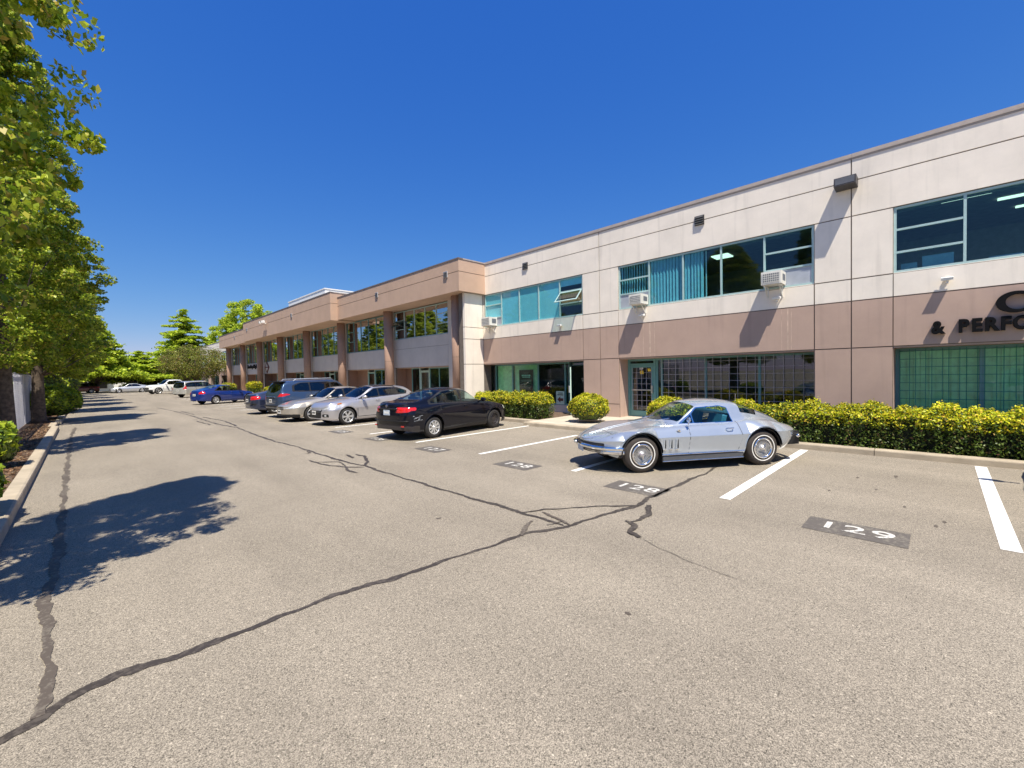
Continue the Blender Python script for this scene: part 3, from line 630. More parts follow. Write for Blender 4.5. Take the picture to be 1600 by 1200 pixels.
for i in range(7):
    c0, c1 = cols[i], cols[i + 1]
    w0, w1 = c0 + 1.3, c1 + .02
    nxt = c1 + 1.3 if i < 6 else c1 + 1.0
    sill = 4.05 if i == 0 else 3.55
    lo = Y_TAN + .5 if i == 0 else w0
    # wall around the openings
    for a, b, z0, z1 in ((w0, w1, 2.32, 3.45 if i == 0 else sill), (w1, nxt, 2.32, 5.8), (w1 + .0, nxt, .08, 2.32)) + (((w0, w1, 3.45, sill),) if i == 0 else ()) + (((lo, w0, .08, 5.8),) if i == 0 else ()):
        build('wall_panel', MB().box(XM, XM + .12, a + .008, b - .008, z0 + .008, z1 - .008), M['greywall'], OB)
        BK.box(XM + .02, XM + .4, a, b, z0, z1)
    rows = {0: [sill + (5.72 - sill) * .36, sill + (5.72 - sill) * .68], 4: [sill + (5.72 - sill) * .36, sill + (5.72 - sill) * .68]}
    w = xwin('w', w0 + .01, w1 - .01, sill + .005, 5.74, XM + .1, 5, M['frame'] if i < 1 else M['frame_teal'], M['glass_mirror'], rows, w=.045, skip=((4, 1),) if i == 0 else ())
    if i == 0:
        dy = (w1 - w0 - .02) / 5
        awning(w1 - .01 - dy + .03, w1 - .04, sill + (5.72 - sill) * .66, .5, XM + .02, math.radians(48), w, M['frame_dark'], M['glass_dn'])
    # ground floor: brown side walls, door, glass
    gx = XM + .8
    build('recess_return', MB().box(XM + .13, gx, w1 - .014, w1 - .002, .1, 2.31), M['brown_door'], OB)
    build('recess_return', MB().box(XM + .13, gx, w0 + .002, w0 + .014, .1, 2.31), M['brown_door'], OB)
    build('soffit', MB().box(XM + .13, gx + .1, w0 + .015, w1 - .015, 2.28, 2.318), M['tan'], OB)
    sp = w0 + (w1 - w0) * (.50 if i else .52)
    gw = xwin('w', w0 + .016, sp, .2, 2.278, gx, 3, M['frame_teal'], M['glass_mirror' if i % 2 else 'glass_dn'], w=.055)
    if i in (1, 4, 6):
        build('side_wall', MB().box(gx - .05, gx + .1, sp + 1.06, w1 - .016, .1, 2.278), M['brown_door'], OB)
    else:
        build('side_wall', MB().box(gx - .05, gx + .1, w1 - .7, w1 - .016, .1, 2.278), M['brown_door'], OB)
        xwin('w', sp + 1.06, w1 - .71, .2, 2.278, gx, 1, M['frame_teal'], M['glass_dn'], w=.055)
    dfr = build('door_frame', MB().box(gx - .08, gx + .02, sp + .001, sp + .06, .1, 2.277).box(gx - .08, gx + .02, sp + 1.0, sp + 1.055, .1, 2.277).box(gx - .077, gx + .017, sp + .061, sp + .999, 2.08, 2.13), M['frame'], OB)
    door_leaf(OB, (gx - .03, sp + .06, 0), (0, 1, 0), .93, 1.96, .12, M['frame'] if i % 2 == 0 else M['frame_teal'], M['glass_dn'], .07)
# far cream block
for k in range(3):
    a = 66.1 + 7.68 * k
    BK.box(BX + .02, BX + .4, a, a + 7.68, 5.745, 7.2); BK.box(BX + .02, BX + .4, a, a + 7.68, 2.34, 4.13); BK.box(BX + .02, BX + .5, a, a + 1.6, .08, 5.745)
    panel(a, a + 7.68, 5.745, 6.65, M['cream']); panel(a, a + 7.68, 6.65, 7.2, M['cream']); panel(a, a + 7.68, 3.0, 4.13, M['cream']); panel(a, a + 7.68, 2.34, 3.0, M['tan'])
    panel(a, a + 1.6, 4.13, 5.745, M['cream']); panel(a, a + 1.6, .08, 2.34, M['tan'])
    xwin('w', a + 1.61, a + 7.67, 4.14, 5.74, XW, 5, M['frame'], M['glass_mirror'], {0: [4.7, 5.2], 4: [4.7, 5.2]})
    xwin('w', a + 1.61, a + 7.67, .1, 2.33, XG, 4, M['frame_teal'], M['glass_dn'])
    build('parapet_flashing', MB().box(BX - .03, BX + .3, a, a + 7.67, 7.21, 7.27), M['flash'], OB)
build('backing_wall', BK, M['joint'], OB)
# shell: roof, floors, back wall, ends, inner ceiling
SH = MB().box(BX + .4, 32, Y_END, 89.2, 7.0, 7.1)
build('roof', SH, M['roof'], OB)
build('end_wall', MB().box(BX + .13, 32, Y_END - .2, Y_END - .001, 0, 7.2), M['cream'], OB); build('end_wall', MB().box(BX + .13, 32, 89.25, 89.45, 0, 7.2), M['cream'], OB)
build('back_wall', MB().box(31.8, 32, Y_END, 89.2, 0, 6.99), M['cream'], OB)
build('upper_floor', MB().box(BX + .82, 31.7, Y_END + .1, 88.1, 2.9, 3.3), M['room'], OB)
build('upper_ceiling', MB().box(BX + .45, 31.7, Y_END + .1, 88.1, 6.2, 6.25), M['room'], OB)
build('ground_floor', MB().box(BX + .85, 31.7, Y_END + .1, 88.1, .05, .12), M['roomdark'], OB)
PT = MB()
for yv in (-13.5, -5.99, 1.69, 9.37, 16.3, 23, 29.7, 36.4, 43, 50, 57, 64, 75): PT.box(BX + .9, 31.6, yv, yv + .12, .12, 2.9); PT.box(BX + .55, 31.6, yv, yv + .12, 3.3, 6.19)
PT.box(19.5, 19.6, Y_END + .2, 88, .12, 2.9).box(20.5, 20.6, Y_END + .2, 88, 3.3, 6.19)
build('partition', PT, M['room'], OB)
cl = [(15.6, 3.05, 1.2, .35), (17.5, 6.0, .6, .6), (17.2, -1.6, .15, 1.2), (16.0, -2.4, .12, 1.6), (18.4, -2.2, .12, 1.6), (16.3, -.4, .1, .9), (17.6, 25.5, .5, .5), (17.0, 20.5, .5, .5)]
for x, y, a, b in cl: build('ceiling_light', MB().box(x - a / 2, x + a / 2, y - b / 2, y + b / 2, 6.16, 6.197), M['tube_light'], OB)
# office clutter seen through the right upper window
for (x, y, w_, h_) in ((14.9, .1, .55, .42), (14.9, .62, .3, .3), (15.0, -1.0, .5, .2), (15.0, -1.7, .6, .3)):
    build('storage_box', MB().box(x, x + .4, y - w_ / 2, y + w_ / 2, 4.15, 4.15 + h_), M['panel_grey'], OB)
build('window_shelf', MB().box(14.6, 15.6, -5.1, .8, 4.08, 4.149), M['room'], OB)
# penthouse
PH = MB().box(17.9, 30, 45, 56, 7.101, 10.9)
build('roof_penthouse', PH, M['white'], OB)
build('penthouse_flashing', MB().box(17.85, 30.05, 44.95, 56.05, 10.905, 11.02), M['white'], OB)
# square louvred vents on the parapet groove
def vent(x, y, z, s=.30):
    v = build('wall_vent', MB().box(x - .035, x - .002, y - s / 2, y + s / 2, z - s / 2, z + s / 2), M['bronze'] if x > 14 else M['panel_grey'], OB)
    L_ = MB()
    for k in range(4): L_.obox((x - .045, y, z - s * .36 + k * s * .24), (0, 1, 0), (.6, 0, .8), (-.8, 0, .6), s * .44, .03, .006)
    build('louvre', L_, M['lens'], v)
for y in (5.55, 13.25): vent(BX, y, 6.65)
for y, x, z in ((17.0, 12.57, 6.68), (23.9, 12.57, 6.68), (37.2, 12.07, 6.87), (50.6, 12.07, 6.87), (58.0, 12.57, 6.68)): vent(x, y, z)
# water stains under the AC units (mineral streaks that stay put)
M['streak'] = plain('streak', (0.56, 0.42, 0.33), .9, var=.25, scale=5)
for y, w_ in ((7.28, .05), (7.12, .02), (3.1, .03), (3.02, .015), (3.26, .012), (7.55, .015)):
    build('water_stain', MB().box(BX - .0015, BX + .01, y, y + w_, 2.36, 3.54), M['streak'], OB)

# ---- fixtures on the wall: floodlight, AC units, security lamps
def ac_unit(y, z, label, w=.50, h=.34, d=.50):
    t = empty('window_air_conditioner', (BX + .05, y, z)); tag(t, label, 'air conditioner', 'window air conditioners along the upper storey')
    x = BX + .05
    build('housing', MB().box(x - d, x + .0, y - w / 2, y + w / 2, z, z + h), M['ac_white'], t)
    gr = MB()
    gr.box(x - d - .006, x - d - .001, y - w / 2 + .04, y + w / 2 - .04, z + .05, z + h - .05); build('coil', gr, M['ac_grille'], t)
    b = MB()
    for i in range(9): yy_ = y - w / 2 + .05 + i * (w - .1) / 8; b.box(x - d - .014, x - d - .007, yy_ - .007, yy_ + .007, z + .045, z + h - .045)
    for k in range(5): zz_ = z + .06 + k * (h - .12) / 4; b.box(x - d - .020, x - d - .015, y - w / 2 + .04, y + w / 2 - .04, zz_ - .007, zz_ + .007)
    build('grille', b, M['ac_white'], t)
    for sy in (-1, 1):
        s_ = MB(); yv = y + sy * (w / 2 + .003)
        s_.add([(x - d * .7, yv, z + .1), (x - d * .15, yv, z + .1), (x - d * .15, yv, z + h - .08), (x - d * .7, yv, z + h - .08)], [(0, 1, 2, 3)])
        build('side_vent', s_, M['ac_grille'], t)
    b = MB()
    for sy in (-1, 1):
        yv = y + sy * w * .36
        b.box(x - d * .95, x - .06, yv - .015, yv + .015, z - .03, z - .002); b.obox((x - d * .5, yv, z - .15), (1, 0, -.9), (0, 1, 0), (.9, 0, 1), d * .45, .012, .012)
        b.box(x - .08, x - .055, yv - .015, yv + .015, z - .33, z - .031)
    build('bracket', b, M['ac_white'], t); return t
ac_unit(15.52, 4.17, 'white air conditioner in the corner window beside the taupe canopy', .60, .40)
ac_unit(7.62, 4.20, 'small white air conditioner in the vertical blind window above the glass door', .48, .34)
ac_unit(3.42, 4.22, 'white air conditioner at the right end of the window below the lit ceiling panel', .50, .36)
t = empty('floodlight', (BX, 1.73, 6.6)); tag(t, 'black box floodlight at the roof line over the wall joint', 'floodlight')
build('housing', MB().prism([(BX - .44, 6.46), (BX - .02, 6.44), (BX - .001, 6.5), (BX - .001, 6.68), (BX - .38, 6.68)], 1.55, 2.0, 'y'), M['bronze'], t)
build('lens', MB().add([(BX - .438, 1.58, 6.49), (BX - .438, 1.97, 6.49), (BX - .392, 1.97, 6.66), (BX - .392, 1.58, 6.66)], [(0, 1, 2, 3)]), M['lens'], t)
def sec_lamp(y, z, x, label):
    t = empty('security_lamp', (x, y, z)); tag(t, label, 'security lamp', 'small white security lamps on the wall')
    build('mount', MB().tube([(x - .001, y, z), (x - .05, y, z)], .05, 10), M['white'], t)
    build('arm', MB().tube([(x - .05, y, z), (x - .10, y, z - .02), (x - .12, y, z - .09)], .014, 6), M['white'], t)
    build('lamp_head', MB().obox((x - .13, y, z - .01), (1, 0, .25), (0, 1, 0), (-.25, 0, 1), .07, .10, .03), M['white'], t)
    build('sensor', MB().tube([(x - .12, y, z - .08), (x - .14, y, z - .12)], [.03, .02], 8), M['white'], t)
sec_lamp(11.26, 3.82, BX, 'white security lamp on the wall under the open awning window')
sec_lamp(7.55, 3.84, BX, 'white security lamp below the smaller air conditioner over the glass door')
sec_lamp(3.36, 3.87, BX, 'white security lamp below the air conditioner nearest the floodlight')
sec_lamp(-.06, 3.84, BX, 'white security lamp above the black ampersand sign')
t = empty('wall_lamp', (12.07, 44.0, 6.87)); tag(t, 'pale twin spotlight on the taupe fascia above the far columns', 'spotlight')
build('bracket', MB().tube([(12.07, 44.0, 6.87), (11.8, 44.0, 6.95)], .04, 8), M['white'], t)
build('lamp_head', MB().obox((11.7, 44.3, 7.0), (1, 0, .4), (0, 1, 0), (-.4, 0, 1), .16, .13, .1), M['white'], t)
build('lamp_head', MB().obox((11.7, 43.7, 7.0), (1, 0, .4), (0, 1, 0), (-.4, 0, 1), .16, .13, .1), M['white'], t)
t = empty('gooseneck_lamp', (BX, 76.5, 6.0)); tag(t, 'gooseneck lamp on the far cream wall above the cherry tree', 'wall lamp')
build('pole', MB().tube([(BX, 76.5, 5.0), (BX - .25, 76.5, 5.2), (BX - .25, 76.5, 6.3), (BX - .7, 76.5, 6.5)], .05, 8), M['galv'], t)
build('lamp_head', MB().obox((BX - .85, 76.5, 6.47), (1, 0, 0), (0, 1, 0), (0, 0, 1), .25, .12, .06), M['galv'], t)

# ---- signs
def letter(parent, s, y, z, size, bold, sx, x=BX, mat='signblack', name='letter', depth=.10):
    me = text_mesh(name, s, size, bold, depth / 2, sx); me.materials.append(M[mat]); o = link(name, me, None, parent)
    o.matrix_parent_inverse = parent.matrix_basis.inverted()
    o.location = (x - .056, y, z); o.rotation_euler = (math.pi / 2, 0, -math.pi / 2); return o
t = empty('shop_sign', (BX, -.4, 2.7)); tag(t, 'black raised letters reading ampersand PERFO over the green grille window', 'sign')
for ch, y in (('&', .09), ('P', -.325), ('E', -.53), ('R', -.745), ('F', -.955), ('O', -1.19)):
    letter(t, ch, y, 2.715, .40, .016, .84)
# serif C built from two ellipses with varying stroke and a slab serif
t = empty('initial_sign', (BX, -1.0, 3.18)); tag(t, 'large black serif letter C above the smaller raised lettering', 'sign')
out = []; inn = []
for k in range(41):
    a = math.radians(42 + (318 - 42) * k / 40)
    out.append((-1.10 - .0 + -.29 * math.cos(a), 3.175 + .225 * math.sin(a))); inn.append((-1.10 - .03 - .185 * math.cos(a), 3.175 + .165 * math.sin(a)))
mb = MB(); n = len(out)
vs = [(BX - .14, p[0], p[1]) for p in out] + [(BX - .14, p[0], p[1]) for p in inn] + [(BX - .004, p[0], p[1]) for p in out] + [(BX - .004, p[0], p[1]) for p in inn]
fs = []
for i in range(n - 1):
    fs += [(i, i + 1, n + i + 1, n + i), (2 * n + i, 3 * n + i, 3 * n + i + 1, 2 * n + i + 1), (i, 2 * n + i, 2 * n + i + 1, i + 1), (n + i, n + i + 1, 3 * n + i + 1, 3 * n + i)]
mb.add(vs, fs); mb.box(BX - .142, BX - .002, -1.345, -1.30, 3.23, 3.40)
build('letter', mb, M['signblack'], t)
t = empty('far_shop_sign', (XM, 57, 3.0)); tag(t, 'small dark script lettering sign on the far grey bay of the columns', 'sign')
y0 = 57.9
for i, wd in enumerate((.35, .3, .25, .3, .4, .25, .15, .4, .4, .3, .35, .2, .35, .3)):
    h_ = .42 if i in (0, 4, 8, 9, 11) else .28
    build('letter', MB().box(XM - .06, XM - .002, y0 - wd * .85, y0 - .02, 3.0 - (.12 if i in (6, 10) else 0), 3.0 + h_), M['signblack'], t); y0 -= wd
t = empty('emblem_sign', (XM, 51, 3.0)); tag(t, 'red brown diamond emblem on the grey wall between two far columns', 'emblem')
cy_, cz_ = 50.4, 2.98
build('diamond_border', MB().prism([(cy_ - .75, cz_), (cy_, cz_ + .62), (cy_ + .75, cz_), (cy_, cz_ - .62)], XM - .05, XM - .002, 'x'), M['signred'], t)
build('diamond_field', MB().prism([(cy_ - .5, cz_), (cy_, cz_ + .42), (cy_ + .5, cz_), (cy_, cz_ - .42)], XM - .06, XM - .051, 'x'), M['greywall'], t)
build('crossbar', MB().box(XM - .075, XM - .0605, cy_ - .5, cy_ + .5, cz_ - .05, cz_ + .06), M['signred'], t)

# ------------------------------------------------------------------ vegetation
def blob_pts(n, c, r, seed):
    q = np.random.default_rng(seed); d = q.normal(size=(n, 3)); d /= np.linalg.norm(d, axis=1)[:, None]
    return np.asarray(c) + d * (q.uniform(0, 1, n) ** .45)[:, None] * np.asarray(r)
def crown_columnar(seed, H=10.0, z0=1.9, rmax=1.45, nclump=820, per=150, leaf=.033):
    q = np.random.default_rng(seed); P = []; D = []
    tips = []
    for i in range(nclump):
        t = q.uniform(0, 1) ** .85; z = z0 + (H - z0) * t
        prof = rmax * (min(1, .55 + t * 2.2) if t < .2 else 1) * (1 - max(0, t - .35) / .65) ** .62
        az = q.uniform(0, 2 * math.pi); lob = 1 + .18 * math.sin(3 * az + z * 1.3 + seed) + .12 * math.sin(7 * az + z * 2.1)
        r = prof * lob * (q.uniform(.30, 1.0) ** .5) * (1.14 if q.uniform() < .12 else 1); rc = q.uniform(.13, .30) * (1 - .3 * t)
        c = np.array([r * math.cos(az), r * math.sin(az), z]); tips.append((c, r))
        k = int(per * q.uniform(.6, 1.3)); dd = q.normal(size=(k, 3)); dd /= np.linalg.norm(dd, axis=1)[:, None]
        P.append(c + dd * (q.uniform(.25, 1, k) ** .5)[:, None] * np.array([rc, rc, rc * .62]))
        nn = dd * .5 + np.array([math.cos(az) * .35, math.sin(az) * .35, .8]); D.append(nn)
    P = np.concatenate(P); D = np.concatenate(D); D /= np.linalg.norm(D, axis=1)[:, None]
    V, Q = leaf_cloud(P, D, leaf, .5, aspect=.7, seed=seed); return V, Q, tips
def limbs(tips, H, r0, seed, zfork=1.9, nl=26):
    q = random.Random(seed); mb = MB()
    pts = [(0, 0, -.1), (.02, .01, .15), (.01, .02, 1.0), (0, .03, zfork), (.03, 0, H * .55), (0, .02, H * .93)]
    mb.tube(pts, [r0 * 1.45, r0 * 1.1, r0 * .95, r0 * .85, r0 * .45, .02], 12)
    for c, r in q.sample(tips, min(nl, len(tips))):
        zb = max(zfork * .9, c[2] - abs(r) * 1.0 - .5); f = 1 - zb / H
        mb.tube([(0, 0, zb), (c[0] * .45, c[1] * .45, zb + (c[2] - zb) * .35), tuple(c)], [r0 * .26 * f + .006, r0 * .13 * f + .004, .004], 6)
    return mb
def make_tree(name, V, Q, tips, H, r0, seed, label, group, leafm='maple', zfork=1.9, nl=26, cat='tree'):
    t = empty(name, (0, 0, 0)); tag(t, label, cat, group)
    tag(link('crown', np_mesh('crown', V, Q, M[leafm]), None, t, local=True), kind='stuff')
    build('trunk', limbs(tips, H, r0, seed, zfork, nl), M['bark'], t, smooth=True, local=True); return t
GM_ = 'columnar maples in a row along the left fence'
protos = []
for sd_ in (1, 2, 3):
    V, Q, tips = crown_columnar(sd_ * 17)
    protos.append(make_tree('maple_tree', V, Q, tips, 10, .15, sd_, '', None))
tree_lab = ['columnar maple nearest the camera whose crown fills the top left corner',
 'maple with a thick bare trunk at the left frame edge beside the slatted fence', 'maple just behind the yellow green shrub at the left kerb',
 'third maple down the fence line, merging into the row', 'fourth maple down the fence line, merging into the row',
 'maple midway down the row, in dense shade', 'maple two thirds down the row by the dark shrubs', 'slim maple near the far end of the left row',
 'last maple of the left row before the far building']
spots = [(-1.35, 5.3, 1.08, .84, 0.3), (-1.36, 16.4, 1.16, 1.06, 1.7), (-1.36, 27.2, 1.14, 1.42, 3.0), (-1.4, 36.6, 1.14, 1.55, 4.1), (-1.3, 46.0, 1.12, 1.65, 5.0), (-1.3, 55.0, 1.1, 1.7, .9), (-1.2, 64.5, 1.1, 1.4, 2.2), (-1.2, 73.5, 1.1, 1.4, 3.7), (-1.3, 83, 1.05, 1.4, 5.5)]
used = set()
for i, (x, y, sz, sr, rz) in enumerate(spots):
    k = i % 3; o = protos[k]
    if k in used: o = copy_tree(protos[k])
    used.add(k); o.location = (x, y, .12); o.rotation_euler = (0, 0, rz); o.scale = (sr, sr, sz)
    o['label'] = tree_lab[i]; o['group'] = GM_
# trees behind the photographer's left and beyond the fence (they show in the window reflections)
for j, (x, y, lab) in enumerate(((-5.5, 12.0, 'tall maple beyond the slatted fence opposite the cream facade'), (-5.8, 23.0, 'tall maple beyond the fence opposite the first canopy bay'), (-6.0, 33.0, 'tall maple beyond the fence opposite the second canopy bay'), (-6.2, 43.0, 'tall maple beyond the fence opposite the third canopy bay'), (-6.2, 54.0, 'tall maple beyond the fence opposite the far canopy bays'))):
    o = copy_tree(protos[j % 3]); o.location = (x - 2.5 if x < -4 else x, y, .1); o.scale = (2.3, 2.6, 1.15) if x < -4 else (1, 1, 1); o.rotation_euler = (0, 0, j * 1.3); o['label'] = lab; o['group'] = GM_

def layered_tree(seed, H, R, z0=1.5, layers=15, leaf=.20, per=330):
    q = np.random.default_rng(seed); P = []; D = []; tips = []
    for L_ in range(layers):
        t = L_ / (layers - 1); z = z0 + (H - z0) * t; rr = R * (1 - t) ** .75 + .25
        nb = max(4, int(15 * (1 - t) + 4))
        for b in range(nb):
            az = 2 * math.pi * (b + q.uniform(-.5, .5)) / nb + L_ * .7; ln = rr * q.uniform(.55, 1.2); dzb = q.uniform(-.45, .45); nz_ = max(2, int(ln / .55))
            for s_ in range(nz_):
                f = (s_ + .8) / nz_; c = np.array([math.cos(az) * ln * f, math.sin(az) * ln * f, z + dzb - f * f * rr * q.uniform(.02, .16) + q.uniform(-.15, .15)])
                rc = .30 + .30 * f * (1.1 - t); k = int(per * .5 * rc); tips.append((c, ln * f))
                dd = q.normal(size=(k, 3)) * np.array([rc, rc, rc * .42]) * .66; P.append(c + dd); D.append(np.tile([0, 0, 1.], (k, 1)))
    V, Q = leaf_cloud(np.concatenate(P), np.concatenate(D), leaf, .55, seed=seed); return V, Q, tips
def round_tree(seed, H, R, z0, n, per, leaf):
    q = np.random.default_rng(seed); P = []; D = []; tips = []
    zc = (H + z0) / 2; hz = (H - z0) / 2
    for i in range(n):
        d = q.normal(size=3); d /= np.linalg.norm(d); f = q.uniform(.3, 1) ** .5; c = np.array([d[0] * R * f, d[1] * R * f, zc + d[2] * hz * f]); tips.append((c, R * f))
        rc = R * q.uniform(.13, .24); dd = q.normal(size=(per, 3)); dd /= np.linalg.norm(dd, axis=1)[:, None]
        P.append(c + dd * (q.uniform(.2, 1, per) ** .5)[:, None] * np.array([rc, rc, rc * .7])); D.append(dd * .5 + np.array([0, 0, .8]))
    V, Q = leaf_cloud(np.concatenate(P), np.concatenate(D), leaf, .5, seed=seed); return V, Q, tips
V, Q, tp = layered_tree(5, 15.5, 6.2); t = make_tree('layered_tree', V, Q, tp, 15.5, .25, 5, 'tall bright green tree with tiered branches at the end of the lot', None, 'leaf_far', 1.2, 60); t.location = (14.6, 108, 0); t.scale = (1.25, 1.25, 1.0)
V, Q, tp = layered_tree(6, 9.5, 5.2, 3.3); t = make_tree('layered_tree', V, Q, tp, 9.5, .2, 6, 'smaller light green tiered tree left of the tall bright one', None, 'leaf_far', 1.2, 50); t.location = (7.5, 104, 0); t.scale = (1.2, 1.2, .72)
V, Q, tp = layered_tree(8, 12.0, 4.6, 3.3); t = make_tree('layered_tree', V, Q, tp, 12, .2, 8, 'light green tiered tree showing behind the last maples of the row', None, 'leaf_far', 1.2, 50); t.location = (1.5, 96, 0)
V, Q, tp = round_tree(9, 6.1, 3.9, 1.9, 210, 95, .08); t = make_tree('cherry_tree', V, Q, tp, 6.0, .16, 9, 'low spreading olive green tree in front of the far columns', None, 'leaf_olive', 1.2, 60); t.location = (10.6, 70.5, .1)
V, Q, tp = round_tree(10, 17.5, 5.0, 5.0, 150, 120, .2); t = make_tree('broadleaf_tree', V, Q, tp, 16, .3, 10, 'yellow green tree rising behind the roof of the office building', None, 'leaf_far', 3, 50); t.location = (24.0, 100, 0)
t2 = copy_tree(t); t2['label'] = 'lower tree behind the roof at the far end of the office building'; t2.location = (23.0, 116, 0); t2.scale = (.8, .8, .8)
V, Q, tp = round_tree(12, 8.5, 4.6, .6, 150, 110, .15)
tb = make_tree('broadleaf_tree', V, Q, tp, 8, .2, 12, 'dense dark tree closing the left side beyond the fence', 'trees closing the left side of the lot', 'maple', 1, 30); tb.location = (-5.0, 62, 0)
for x, y, s_, lb in ((-6, 76, 1.0, 'broad dark tree further along behind the left row'), (-4.5, 93, 1.1, 'broad tree behind the last maple'), (-3.2, 99, .7, 'small dark tree at the corner of the far drive'), (26, 122, 1.1, 'broad tree beyond the pickup at the far right of the lot')):
    o = copy_tree(tb); o.location = (x, y, 0); o.scale = (s_, s_, s_); o['label'] = lb

# shrubs
def shell_leaves(fn, n, size, seed, flat=.45, mat='hedge_dark'):
    q = np.random.default_rng(seed); P, D = fn(q, n); V, Q = leaf_cloud(P, D, size, flat, aspect=.6, seed=seed); return np_mesh('foliage', V, Q, M[mat])
def hedge(x0, x1, y0, y1, z0, z1, label, group=None, seed=1, dens=1500, tip=.75, name='hedge', leaf=.024):
    t = empty(name, ((x0 + x1) / 2, (y0 + y1) / 2, z0)); tag(t, label, 'hedge', group)
    lx, ly, lz = x1 - x0, y1 - y0, z1 - z0; r = .16
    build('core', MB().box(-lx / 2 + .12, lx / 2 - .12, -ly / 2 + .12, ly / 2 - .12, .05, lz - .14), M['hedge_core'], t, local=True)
    q = np.random.default_rng(seed)
    def surf(n, top):
        A = np.array([ly * lz, ly * lz * .4, lx * ly, lx * lz, lx * lz]); 
        if top: A[[0, 1, 3, 4]] *= .5
        side = q.choice(5, n, p=A / A.sum()); u = q.uniform(-.5, .5, n); v = q.uniform(0, 1, n)
        if top: v = np.where(side == 2, v, 1 - v * .42)
        P = np.zeros((n, 3)); D = np.zeros((n, 3))
        m = side == 0; P[m] = np.stack([np.full(m.sum(), -lx / 2), u[m] * ly, v[m] * lz], 1); D[m] = (-1, 0, .5)
        m = side == 1; P[m] = np.stack([np.full(m.sum(), lx / 2), u[m] * ly, v[m] * lz], 1); D[m] = (1, 0, .5)
        m = side == 2; P[m] = np.stack([(v[m] - .5) * lx, u[m] * ly, np.full(m.sum(), lz)], 1); D[m] = (0, 0, 1)
        m = side == 3; P[m] = np.stack([u[m] * lx, np.full(m.sum(), -ly / 2), v[m] * lz], 1); D[m] = (0, -1, .5)
        m = side == 4; P[m] = np.stack([u[m] * lx, np.full(m.sum(), ly / 2), v[m] * lz], 1); D[m] = (0, 1, .5)
        # lumpy clipped surface, rounded shoulders
        w = .05 * np.sin(P[:, 1] * 5.1 + seed) + .045 * np.sin(P[:, 1] * 11.3 + P[:, 2] * 7) + .03 * np.sin(P[:, 0] * 13 + P[:, 1] * 3.1) + .03 * np.sin(P[:, 1] * 23)
        P += D / np.linalg.norm(D, axis=1)[:, None] * (w + q.normal(size=n) * .035)[:, None] - D * np.abs(q.normal(size=n) * .05)[:, None]
        e = np.clip((P[:, 2] - (lz - r)) / r, 0, 1); ex = np.clip((np.abs(P[:, 0]) - (lx / 2 - r)) / r, 0, 1)
        P[:, 0] -= np.sign(P[:, 0]) * e * ex * .08; P[:, 2] -= e * ex * .07; P[:, 2] = np.maximum(P[:, 2], .02)
        D = D + q.normal(size=D.shape) * .2; D /= np.linalg.norm(D, axis=1)[:, None]; return P, D
    n = int(dens * (2.2 * ly * lz + 2 * lx * lz + lx * ly)); P, D = surf(n, False); V, Q = leaf_cloud(P, D, leaf, .45, seed=seed)
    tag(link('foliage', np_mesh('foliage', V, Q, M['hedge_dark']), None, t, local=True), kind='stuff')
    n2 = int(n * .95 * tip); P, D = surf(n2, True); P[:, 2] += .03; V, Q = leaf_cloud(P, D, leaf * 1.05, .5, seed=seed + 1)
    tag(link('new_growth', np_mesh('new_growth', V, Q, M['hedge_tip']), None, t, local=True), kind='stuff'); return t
hedge(11.84, 13.35, -7.5, 2.62, .10, .89, 'long clipped hedge with yellow top along the kerb on the right', seed=2, dens=1500)
hedge(11.95, 13.1, 2.75, 3.35, .10, .86, 'short darker hedge piece behind the tail of the silver coupe', seed=3, tip=.25)
hedge(11.95, 12.95, 10.75, 14.3, .10, .98, 'clipped hedge with yellow top below the cream window beside the black sedan', seed=4)
def bush(x, y, z, rx, ry, h, label, group=None, seed=1, n=9000, tip=.8, leaf=.024, name='shrub', tipm='hedge_tip'):
    t = empty(name, (x, y, z)); tag(t, label, 'shrub', group); q = np.random.default_rng(seed)
    def surf(n, lo):
        d = q.normal(size=(n, 3)); d /= np.linalg.norm(d, axis=1)[:, None]; d[:, 2] = np.where(d[:, 2] < lo, np.abs(d[:, 2]), d[:, 2])
        lump = 1 + .06 * np.sin(d[:, 0] * 9 + seed) + .05 * np.sin(d[:, 1] * 11 + d[:, 2] * 6) + q.normal(size=n) * .035 - np.abs(q.normal(size=n)) * .05
        return d * lump[:, None] * np.array([rx, ry, h / 2]) + np.array([0, 0, h / 2 + .03]), d
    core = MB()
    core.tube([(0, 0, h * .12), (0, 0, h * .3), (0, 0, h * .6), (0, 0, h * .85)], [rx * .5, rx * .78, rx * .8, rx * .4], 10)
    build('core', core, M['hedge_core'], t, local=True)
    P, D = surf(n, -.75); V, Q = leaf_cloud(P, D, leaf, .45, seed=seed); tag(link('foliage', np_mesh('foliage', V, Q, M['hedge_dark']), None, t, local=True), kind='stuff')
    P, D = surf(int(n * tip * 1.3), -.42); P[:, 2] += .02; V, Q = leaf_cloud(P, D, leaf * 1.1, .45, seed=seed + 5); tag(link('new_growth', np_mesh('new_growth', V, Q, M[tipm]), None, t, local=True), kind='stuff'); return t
bush(12.3, 8.62, .12, .62, .66, .92, 'round clipped yellow green bush beside the open glass door', seed=21, n=14000)
bush(12.3, 5.75, .1, .55, .62, .90, 'yellow green bush behind the windshield of the silver coupe', seed=22, n=9000)
bush(12.35, 4.6, .1, .5, .6, .85, 'darker clipped bush seen through the cabin of the silver coupe', seed=23, n=8000, tip=.4)
bush(12.3, 3.72, .1, .5, .45, .88, 'yellow green bush behind the rear window of the silver coupe', seed=24, n=9000)
